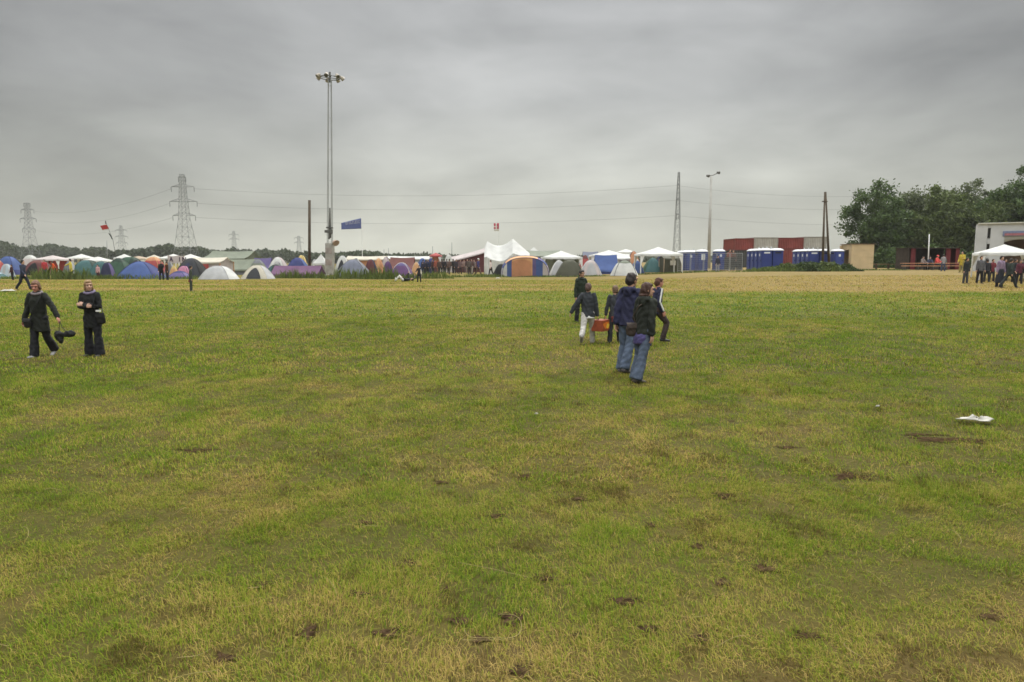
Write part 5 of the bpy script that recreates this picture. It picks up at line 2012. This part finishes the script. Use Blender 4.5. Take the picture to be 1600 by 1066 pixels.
def field_material(gm, ground):
    nt, N, L = nodes_of(gm)
    b = N["Principled BSDF"]
    at = N.new("ShaderNodeAttribute")
    at.attribute_name = "dry"
    geo = N.new("ShaderNodeNewGeometry")
    fac = at.outputs["Fac"]
    if ground:
        n1 = N.new("ShaderNodeTexNoise")
        n1.inputs["Scale"].default_value = 2.6
        n1.inputs["Detail"].default_value = 7
        n1.inputs["Roughness"].default_value = .65
        L.new(geo.outputs["Position"], n1.inputs["Vector"])
        ma = N.new("ShaderNodeMath")
        ma.operation = 'MULTIPLY_ADD'
        ma.inputs[1].default_value = .75
        L.new(n1.outputs["Fac"], ma.inputs[0])
        mb_ = N.new("ShaderNodeMath")
        mb_.operation = 'ADD'
        mb_.inputs[1].default_value = -.375
        L.new(fac, ma.inputs[2])
        L.new(ma.outputs[0], mb_.inputs[0])
        fac = mb_.outputs[0]
    cr = N.new("ShaderNodeValToRGB")
    e = cr.color_ramp.elements
    k = .62 if ground else 1.26
    stops = [(0.0, (.085, .150, .012)), (.30, (.148, .212, .018)), (.52, (.222, .248, .028)), (.74, (.275, .228, .055)), (1.0, (.375, .275, .095))]
    if ground:  # trodden hay lies flat and dusty far out
        stops[0], stops[1], stops[2] = (0.0, (.085, .125, .018)), (.30, (.142, .170, .026)), (.52, (.215, .205, .038))
        stops[3], stops[4] = (.74, (.265, .200, .066)), (1.0, (.330, .245, .100))
    e[0].position, e[0].color = stops[0][0], (*[v * k for v in stops[0][1]], 1)
    e[1].position, e[1].color = stops[-1][0], (*[v * k for v in stops[-1][1]], 1)
    for p_, c_ in stops[1:-1]:
        q_ = e.new(p_)
        q_.color = (*[v * k for v in c_], 1)
    L.new(fac, cr.inputs["Fac"])
    if ground:  # brown thatch and earth lie under the blades where they are modelled one by one
        ta_ = N.new("ShaderNodeAttribute")
        ta_.attribute_name = "thatch"
        tm_ = N.new("ShaderNodeMix")
        tm_.data_type = 'RGBA'
        tm_.inputs["B"].default_value = (.055, .038, .016, 1)
        tk2 = N.new("ShaderNodeMath")
        tk2.operation = 'MULTIPLY'
        tk2.inputs[1].default_value = .7
        L.new(ta_.outputs["Fac"], tk2.inputs[0])
        L.new(tk2.outputs[0], tm_.inputs["Factor"])
        L.new(cr.outputs["Color"], tm_.inputs["A"])
        L.new(tm_.outputs["Result"], b.inputs["Base Color"])
    else:  # dead brown blades; the dark clumps also imitate shaded gaps in the turf
        td_ = N.new("ShaderNodeAttribute")
        td_.attribute_name = "withered_shade"
        tm_ = N.new("ShaderNodeMix")
        tm_.data_type = 'RGBA'
        tm_.inputs["B"].default_value = (.075, .046, .018, 1)
        L.new(td_.outputs["Fac"], tm_.inputs["Factor"])
        L.new(cr.outputs["Color"], tm_.inputs["A"])
        L.new(tm_.outputs["Result"], b.inputs["Base Color"])
    b.inputs["Roughness"].default_value = .85
    b.inputs["Specular IOR Level"].default_value = .05
    if ground:
        n2 = N.new("ShaderNodeTexNoise")
        n2.inputs["Scale"].default_value = 9
        n2.inputs["Detail"].default_value = 8
        L.new(geo.outputs["Position"], n2.inputs["Vector"])
        bp = N.new("ShaderNodeBump")
        bp.inputs["Strength"].default_value = .7
        bp.inputs["Distance"].default_value = .08
        L.new(n2.outputs["Fac"], bp.inputs["Height"])
        L.new(bp.outputs["Normal"], b.inputs["Normal"])
    else:
        out = N["Material Output"]
        t = N.new("ShaderNodeBsdfTranslucent")
        L.new(tm_.outputs["Result"], t.inputs["Color"])
        ms = N.new("ShaderNodeMixShader")
        ms.inputs[0].default_value = .35
        L.new(b.outputs[0], ms.inputs[1])
        L.new(t.outputs[0], ms.inputs[2])
        L.new(ms.outputs[0], out.inputs["Surface"])


field_material(gm, True)
ground = np_mesh("ground", np.stack([GX, GY, GZ], -1).reshape(-1, 3), quads.ravel(), np.arange(len(quads)) * 4, gm, None,
                 {"dry": dryness(GX.ravel(), GY.ravel()), "thatch": 1 - sstep(14, 34, GY.ravel())}, smooth=True)
tag(ground, "wide trampled grass field", None, kind="structure")

# bare earth: (pixel, radius across, radius along)
SPOTS = [(975, 940, .17, .10), (560, 930, .13, .08), (570, 818, .12, .09), (637, 882, .12, .11), (480, 990, .10, .14), (608, 990, .14, .10), (720, 972, .12, .10), (800, 968, .12, .16),
         (752, 1000, .09, .07), (1195, 890, .16, .11), (1130, 912, .10, .10), (820, 745, .10, .12), (775, 808, .10, .12), (1130, 775, .17, .14), (1480, 688, .75, .22), (1440, 680, .45, .10),
         (1330, 745, .30, .22), (1550, 965, .14, .10), (1090, 998, .10, .08), (412, 914, .14, .10), (350, 1030, .10, .09), (1258, 995, .12, .10), (1015, 822, .10, .1), (1090, 855, .1, .08),
         (815, 1050, .10, .12), (310, 705, .3, .15), (1230, 700, .2, .1), (688, 755, .12, .1), (490, 765, .14, .1), (905, 780, .1, .08), (1530, 692, .3, .1), (1010, 985, .12, .09), (850, 905, .12, .06)]
SP = []
for px_, py_, a, b in SPOTS:
    g = ground_at(px_, py_)
    SP.append((g.x, g.y, a * .50, b * .46))
SP = np.array(SP)
rs = np.random.RandomState(3)
ex = []
for _ in range(8):
    y = rs.uniform(3, 22)
    ex.append((rs.uniform(-.85, .85) * y, y, rs.uniform(.02, .05), rs.uniform(.02, .05)))
SPA = np.concatenate([SP, np.array(ex)])
sv, sl_, ss_, se_ = [], [], [], []
for i, (x, y, a, b) in enumerate(SPA):
    n_, base = 26, len(sv)
    sv.append((x, y, float(tz(x, y)) + .009))
    se_.append(1.0)
    for q_, (fr, ed) in enumerate(((.5, .9), (.9, .55), (1.5, .0))):
        for q in range(n_):
            t = 2 * math.pi * q / n_
            r = fr * (1.0 + .30 * math.sin(3 * t + i) + .18 * math.sin(5 * t + 2 * i) + .12 * math.sin(8 * t + i * 1.7))
            X_, Y_ = x + a * r * math.cos(t), y + b * r * math.sin(t)
            sv.append((X_, Y_, float(tz(X_, Y_)) + .008 - .001 * q_))
            se_.append(ed)
    for q in range(n_):
        q2 = (q + 1) % n_
        ss_.append(len(sl_))
        sl_ += [base, base + 1 + q, base + 1 + q2]
        for w_ in range(2):
            o_ = base + 1 + w_ * n_
            ss_.append(len(sl_))
            sl_ += [o_ + q, o_ + n_ + q, o_ + n_ + q2, o_ + q2]
sm_ = mat("soil", (.066, .042, .024), rough=1.0, var=.55, scale=22, bump=.8, bscale=60, spec=0.0)
nt, N, L = nodes_of(sm_)
ea_ = N.new("ShaderNodeAttribute")
ea_.attribute_name = "cover"
en_ = N.new("ShaderNodeTexNoise")
en_.inputs["Scale"].default_value = 26
en_.inputs["Detail"].default_value = 5
eg_ = N.new("ShaderNodeNewGeometry")
L.new(eg_.outputs["Position"], en_.inputs["Vector"])
e1_ = N.new("ShaderNodeMath")
e1_.operation = 'MULTIPLY_ADD'
e1_.inputs[1].default_value = 1.5
e1_.inputs[2].default_value = -.75
L.new(en_.outputs["Fac"], e1_.inputs[0])
e2_ = N.new("ShaderNodeMath")
e2_.operation = 'ADD'
L.new(ea_.outputs["Fac"], e2_.inputs[0])
L.new(e1_.outputs[0], e2_.inputs[1])
e3_ = N.new("ShaderNodeMapRange")
e3_.inputs["From Min"].default_value = .25
e3_.inputs["From Max"].default_value = .7
L.new(e2_.outputs[0], e3_.inputs["Value"])
tr_ = N.new("ShaderNodeBsdfTransparent")
xs_m = N.new("ShaderNodeMixShader")
L.new(e3_.outputs[0], xs_m.inputs[0])
L.new(tr_.outputs[0], xs_m.inputs[1])
L.new(N["Principled BSDF"].outputs[0], xs_m.inputs[2])
L.new(xs_m.outputs[0], N["Material Output"].inputs["Surface"])
so = np_mesh("bare_soil", np.array(sv), np.array(sl_), np.array(ss_), sm_, None, {"cover": np.array(se_)})
tag(so, "bare brown earth showing through the worn grass", "soil", kind="stuff")


def soil_mask(x, y):
    m = np.zeros(len(x))
    for (cx_, cy_, a, b) in SPA:
        s = (np.abs(x - cx_) < a * 2.2) & (np.abs(y - cy_) < b * 2.2)
        if s.any():
            d = ((x[s] - cx_) / a) ** 2 + ((y[s] - cy_) / b) ** 2
            m[s] = np.maximum(m[s], np.exp(-d * .75))
    return m


bm_ = bpy.data.materials.new("grass_blade")
field_material(bm_, False)
bm_.node_tree.nodes["Principled BSDF"].inputs["Roughness"].default_value = .75


MARG = 3.2  # metres of turf kept on either side for a step sideways


def grass(name, y0, y1, density, h0, w0, seed, halfang=.80, tall=1.0):
    rs = np.random.RandomState(seed)
    area = halfang * (y1 * y1 - y0 * y0) + 2 * MARG * (y1 - y0)
    n = int(area * density)
    u_ = rs.rand(n) * area
    c_ = halfang * y0 * y0 + 2 * MARG * y0 + u_
    y = (-MARG + np.sqrt(MARG * MARG + halfang * c_)) / halfang
    x = rs.uniform(-1, 1, n) * (halfang * y + MARG)
    # clumping
    c = fbm(x * 3.2, y * 3.2, 14, 3)
    c2 = fbm(x * 11, y * 11, 19, 2)
    m = soil_mask(x, y)
    keep = rs.rand(n) < np.clip(.30 + 1.7 * (c - .34) + 1.5 * (c2 - .42), .20, 1) * (1 - .74 * np.clip(m, 0, 1))
    x, y, c, c2 = x[keep], y[keep], c[keep], c2[keep]
    n = len(x)
    d = dryness(x, y)
    h = h0 * (.45 + .9 * rs.rand(n)) * (.55 + 1.0 * c) * tall
    w = w0 * (.6 + .8 * rs.rand(n))
    tuft = fbm(x * 1.1, y * 1.1, 77, 3)
    h *= 1 + .8 * np.clip(tuft - .62, 0, 1) * 4
    tone = d + rs.normal(size=n) * .27 + .30 * (rs.rand(n) < .07 + .22 * d) - .25 * np.clip(tuft - .6, 0, 1)
    fl_ = fbm(x * 4.5, y * 4.5, 33, 3) + .25 * (fbm(x * .8, y * .8, 35, 2) - .5) + .25 * soil_mask(x, y)
    wi = np.clip((rs.rand(n) < .07 + .75 * np.clip((fl_ - .60) * 4, 0, 1)) * (.55 + .45 * rs.rand(n)), 0, 1)
    yaw = rs.uniform(0, 2 * np.pi, n)
    swirl = 2 * np.pi * fbm(x * .7, y * .7, 55, 2)
    yaw = np.where(rs.rand(n) < .4, swirl + rs.normal(size=n) * .6, yaw)
    lean = np.clip(np.abs(rs.normal(size=n)) * 1.05 + .25 + .3 * d, 0, 3.0)
    dx, dy = np.cos(yaw), np.sin(yaw)
    sa = yaw + np.pi / 2 + rs.normal(size=n) * .5
    sx, sy = np.cos(sa) * w, np.sin(sa) * w
    z = tz(x, y) - .004
    v = np.empty((n, 5, 3), np.float32)
    k = .45
    zm = h * .62 / np.sqrt(1 + (lean * .45) ** 2)
    zt = h * 1.0 / np.sqrt(1 + (lean * 1.1) ** 2)
    v[:, 0] = np.stack([x - sx, y - sy, z], 1)
    v[:, 1] = np.stack([x + sx, y + sy, z], 1)
    mx, my = x + dx * h * lean * .22, y + dy * h * lean * .22
    v[:, 2] = np.stack([mx - sx * .75, my - sy * .75, z + zm], 1)
    v[:, 3] = np.stack([mx + sx * .75, my + sy * .75, z + zm], 1)
    v[:, 4] = np.stack([x + dx * h * lean * .75, y + dy * h * lean * .75, z + zt], 1)
    o = np.arange(n) * 5
    loops = np.stack([o, o + 1, o + 3, o + 2, o + 2, o + 3, o + 4], 1).ravel()
    st = np.stack([np.arange(n) * 7, np.arange(n) * 7 + 4], 1).ravel()
    ob = np_mesh(name, v.reshape(-1, 3), loops, st, bm_, None, {"dry": np.repeat(np.clip(tone, 0, 1), 5), "withered_shade": np.repeat(wi, 5)})
    return ob, n


tot = 0
for (nm, lab, y0, y1, den, h0, w0, sd) in (
        ("grass", "worn green and straw coloured grass close to the camera", 1.2, 6.0, 10200, .038, .0016, 1),
        ("grass", "trampled grass in the middle of the field", 6.0, 12.0, 3300, .047, .0028, 2),
        ("grass", "trampled grass around the walkers", 12.0, 24.0, 900, .055, .0056, 3),
        ("grass", "thin pale grass farther out on the field", 24.0, 56.0, 130, .07, .014, 4)):
    ob, n = grass(nm, y0, y1, den, h0, w0, sd)
    tag(ob, lab, "grass", kind="stuff")
    tot += n
print("blades", tot)

# long dry stalks lying about, and the loop of dried stalk
rs = np.random.RandomState(9)
mb = MB()
strawm = mat("dry_stalk", (.30, .24, .10), rough=.8, var=.25, scale=6, bump=0)


def stalk(pts, r):
    mb.tube(pts, [r] * (len(pts) - 1) + [r * .5], 4, 0, False)


for i in range(230):
    y = rs.uniform(2.6, 15)
    x = rs.uniform(-.85, .85) * y
    L_ = rs.uniform(.05, .26)
    a = rs.uniform(0, 2 * math.pi)
    cv = rs.normal() * .45
    pts = []
    for q in range(6):
        t = q / 5
        X_ = x + math.cos(a + cv * t) * L_ * t
        Y_ = y + math.sin(a + cv * t) * L_ * t
        pts.append((X_, Y_, float(tz(X_, Y_)) + .03 + .025 * math.sin(t * 3 + i)))
    stalk(pts, rs.uniform(.0007, .0014) * (1 + y * .06))
c0, c1 = ground_at(725, 990), ground_at(815, 990)
cx_, cy_ = (c0.x + c1.x) / 2, c0.y
rx_ = (c1.x - c0.x) / 2
pts = [(cx_ + rx_ * math.cos(t), cy_ + .14 * math.sin(t), .045 + .012 * math.sin(3 * t)) for t in np.linspace(-3.0, 1.4, 20)]
stalk(pts, .0014)
stalk([(cx_ - rx_ * 1.0, cy_ - .13, .04), (cx_ - .02, cy_ - .15, .05), (cx_ + .12, cy_ - .13, .045)], .0012)
stalk([tuple(ground_at(715, 890) + Vector((0, 0, .05))), tuple(ground_at(770, 903) + Vector((0, 0, .06))), tuple(ground_at(830, 915) + Vector((0, 0, .05)))], .0013)
st = mb.build("dry_stalks", strawm)
tag(st, "long pale stalks of hay lying over the grass", "hay", kind="stuff")

# tall weeds along the ditch in front of the tents
wm_ = leaf_mat("tall_grass_blade", (.105, .145, .040), scale=.4, var=.4)


def weeds(label, spans, seed, den=55, hmax=.75):
    rs = np.random.RandomState(seed)
    V = []
    tone = []
    for (x0, x1, Y, hm) in spans:
        a, b = at_depth(x0, 430, Y).x, at_depth(x1, 430, Y).x
        n = int((b - a) * 1.6 * den)
        x = rs.uniform(a, b, n)
        y = Y + rs.uniform(-.8, .8, n)
        t = (x - a) / (b - a)
        e = np.clip(np.minimum(t, 1 - t) * 6, .15, 1)
        h = hm * (.35 + .65 * rs.rand(n)) * (.45 + .8 * fbm(x * .7, y, seed)) * e
        yaw = rs.uniform(0, 2 * np.pi, n)
        ln_ = np.abs(rs.normal(size=n)) * .3
        w = rs.uniform(.012, .035, n)
        sa = rs.uniform(0, np.pi, n)
        z = tz(x, y)
        sx, sy = np.cos(sa) * w, np.sin(sa) * w
        P0 = np.stack([x - sx, y - sy, z], 1)
        P1 = np.stack([x + sx, y + sy, z], 1)
        mx, my = x + np.cos(yaw) * h * ln_ * .3, y + np.sin(yaw) * h * ln_ * .3
        P2 = np.stack([mx + sx, my + sy, z + h * .6], 1)
        P3 = np.stack([x + np.cos(yaw) * h * ln_, y + np.sin(yaw) * h * ln_, z + h], 1)
        P4 = np.stack([mx - sx, my - sy, z + h * .6], 1)
        V.append(np.stack([P0, P1, P2, P3, P4], 1).reshape(-1, 3))
        tone.append(np.repeat(rs.rand(n), 5))
    V = np.concatenate(V)
    n = len(V) // 5
    ob = np_mesh("tall_grass", V, np.arange(n * 5), np.arange(n) * 5, wm_, None, {"tone": np.concatenate(tone)})
    return tag(ob, label, "tall grass", kind="stuff")


weeds("tall grass and weeds along the ditch before the tents",
      [(-60, 60, 60, .35), (40, 150, 58.5, 1.35), (120, 185, 60, .55), (150, 262, 60, .60), (255, 320, 60, .4), (425, 520, 62, 1.0), (505, 640, 60, 1.25), (560, 650, 59, .8), (630, 710, 61, .8), (690, 800, 66, .4),
       (800, 960, 67, .28), (960, 1140, 69, .25), (1140, 1330, 66, .55), (1330, 1420, 74, .25)], 5)

# litter
crumple = mat("white_plastic", (.38, .365, .32), rough=.5, var=.06, scale=8, bump=.3)


def litter(label, px_, py_, w, d, h, seed, name="plastic_sheet", ring=True):
    g = ground_at(px_, py_)
    rs = np.random.RandomState(seed)
    mb = MB()
    nu, nr = 40, 7
    vs = []
    for i in range(nr):
        t = i / (nr - 1)
        for q in range(nu):
            a = 2 * math.pi * q / nu
            r = .22 + .78 * t
            ed = 1 + .22 * math.sin(2 * a + seed) + .12 * math.sin(5 * a + 1) + .10 * math.sin(9 * a)
            if abs(math.cos(a)) > .9:
                ed *= 1.25
            z = h * (.45 + .55 * math.sin(t * math.pi * .9 + .3)) * (.6 + .5 * math.sin(3 * a + seed) + .25 * math.sin(7 * a + 4 * t)) * (1 - .65 * t)
            vs.append((w / 2 * r * ed * math.cos(a), d / 2 * r * ed * math.sin(a), max(.01, z + .02)))
    fs = [(i * nu + q, (i + 1) * nu + q, (i + 1) * nu + (q + 1) % nu, i * nu + (q + 1) % nu) for i in range(nr - 1) for q in range(nu)]
    if not ring:
        fs.append(tuple(range(nu)))
    mb.add(vs, fs)
    o = mb.build(name, crumple, None, True)
    s = o.modifiers.new("t", 'SOLIDIFY')
    s.thickness = .006
    o.location = g + Vector((0, 0, .035))
    return tag(o, label, "litter")


litter("crumpled white plastic sheet on the grass near the big bare patch", 1525, 662, .31, .20, .055, 3)
litter("white sheet lying on the track at the edge of the field", 12, 456, .75, .6, .10, 5, ring=False)
litter("small white scrap of paper out in the open grass", 1371, 641, .035, .04, .02, 8, name="paper_scrap", ring=False)
litter("pale scrap lying in the middle of the field", 838, 653, .035, .035, .018, 9, name="paper_scrap", ring=False)
litter("white scraps at the foot of the tall grass by the child", 778, 436, .35, .3, .10, 12, name="paper_scrap", ring=False)

# ------------------------------------------------------------------ sky and light
w = bpy.data.worlds.new("World")
scene.world = w
w.use_nodes = True
nt = w.node_tree
N, L = nt.nodes, nt.links
bg = N["Background"]
bg.inputs["Strength"].default_value = .1
SUN_EL, SUN_AZ = rad(48), rad(205)
sky = N.new("ShaderNodeTexSky")
sky.sky_type = 'NISHITA'
sky.sun_disc = False
sky.sun_elevation = SUN_EL
sky.sun_rotation = SUN_AZ
tc = N.new("ShaderNodeTexCoord")
sep = N.new("ShaderNodeSeparateXYZ")
L.new(tc.outputs["Generated"], sep.inputs[0])


def mth(op, a, b=None, c=None, clamp=False):
    n = N.new("ShaderNodeMath")
    n.operation = op
    n.use_clamp = clamp
    for i, v in enumerate((a, b, c)):
        if v is None:
            continue
        if isinstance(v, (int, float)):
            n.inputs[i].default_value = v
        else:
            L.new(v, n.inputs[i])
    return n.outputs[0]


zc = mth('MAXIMUM', sep.outputs["Z"], 0.0)


def cloud(scale, loc, sc, detail, rough, dist):
    mp = N.new("ShaderNodeMapping")
    mp.inputs["Location"].default_value = loc
    mp.inputs["Scale"].default_value = sc
    L.new(tc.outputs["Generated"], mp.inputs["Vector"])
    n = N.new("ShaderNodeTexNoise")
    n.inputs["Scale"].default_value = scale
    n.inputs["Detail"].default_value = detail
    n.inputs["Roughness"].default_value = rough
    n.inputs["Distortion"].default_value = dist
    L.new(mp.outputs[0], n.inputs["Vector"])
    return n.outputs["Fac"]


ca = cloud(2.2, (3.1, 1.7, 0.3), (1, 1, 3.2), 4, .5, .5)
cb = cloud(6.0, (1.3, 4.7, 2.0), (1, 1, 2.6), 5, .5, .3)
csum = mth('MULTIPLY_ADD', cb, .34, mth('MULTIPLY', ca, .66))
cl = N.new("ShaderNodeMapRange")
cl.inputs["From Min"].default_value = .34
cl.inputs["From Max"].default_value = .66
cl.inputs["To Min"].default_value = .70
cl.inputs["To Max"].default_value = 1.20
L.new(csum, cl.inputs["Value"])
gr = N.new("ShaderNodeValToRGB")
e = gr.color_ramp.elements
S_ = .55
stops = [(0.0, (.51, .51, .43)), (.06, (.51, .51, .44)), (.14, (.49, .495, .455)), (.22, (.405, .41, .400)), (.34, (.355, .360, .362)), (.48, (1.5, 1.52, 1.5)), (1.0, (3.2, 3.25, 3.2))]
e[0].position, e[0].color = 0.0, (*stops[0][1], 1)
e[1].position, e[1].color = 1.0, (*stops[-1][1], 1)
for p_, c_ in stops[1:-1]:
    q_ = e.new(p_)
    q_.color = (*c_, 1)
L.new(zc, gr.inputs["Fac"])
# sky colour dimmed toward both sides, imitating the dark corners of a vignetting lens
az = mth('MULTIPLY', sep.outputs["X"], sep.outputs["X"])
side = mth('MULTIPLY_ADD', az, -1.15, 1.06)
side = mth('MAXIMUM', side, .55)
tot_ = mth('MULTIPLY', cl.outputs[0], side)
tot_ = mth('MULTIPLY', tot_, 10.0)
sc_ = N.new("ShaderNodeVectorMath")
sc_.operation = 'SCALE'
L.new(gr.outputs["Color"], sc_.inputs[0])
L.new(tot_, sc_.inputs["Scale"])
mx = N.new("ShaderNodeMix")
mx.data_type = 'RGBA'
mx.inputs["Factor"].default_value = .04
L.new(sc_.outputs[0], mx.inputs["A"])
L.new(sky.outputs[0], mx.inputs["B"])
L.new(mx.outputs["Result"], bg.inputs["Color"])

sl = bpy.data.lights.new("sun", 'SUN')
sl.energy = 1.5
sl.angle = rad(18)
sl.color = (1, .96, .88)
so_ = bpy.data.objects.new("sun", sl)
COL.objects.link(so_)
so_.rotation_euler = (math.pi / 2 - SUN_EL, 0, math.pi - SUN_AZ + math.pi)
so_.location = (0, 0, 60)

vs_ = scene.view_settings
vs_.view_transform = 'Standard'
vs_.look = 'None'
vs_.exposure = 0.3
vs_.gamma = 1.0
scene.render.engine = 'CYCLES'
scene.cycles.use_denoising = True
scene.cycles.filter_width = 1.6
scene.cycles.max_bounces = 6
scene.cycles.diffuse_bounces = 3
scene.cycles.transparent_max_bounces = 8

# damp summer air
mb = MB().box((0, 480, 29.5), (2400, 1100, 61))
hz = mb.build("haze", bpy.data.materials.new("haze_air"))
tag(hz, "thin damp haze over the field", "haze", kind="stuff")
hm_ = hz.data.materials[0]
nt, N, L = nodes_of(hm_)
N.remove(N["Principled BSDF"])
pv = N.new("ShaderNodeVolumePrincipled")
pv.inputs["Color"].default_value = (.93, .94, .93, 1)
pv.inputs["Density"].default_value = .0002
pv.inputs["Anisotropy"].default_value = .2
L.new(pv.outputs[0], N["Material Output"].inputs["Volume"])
scene.cycles.volume_bounces = 0
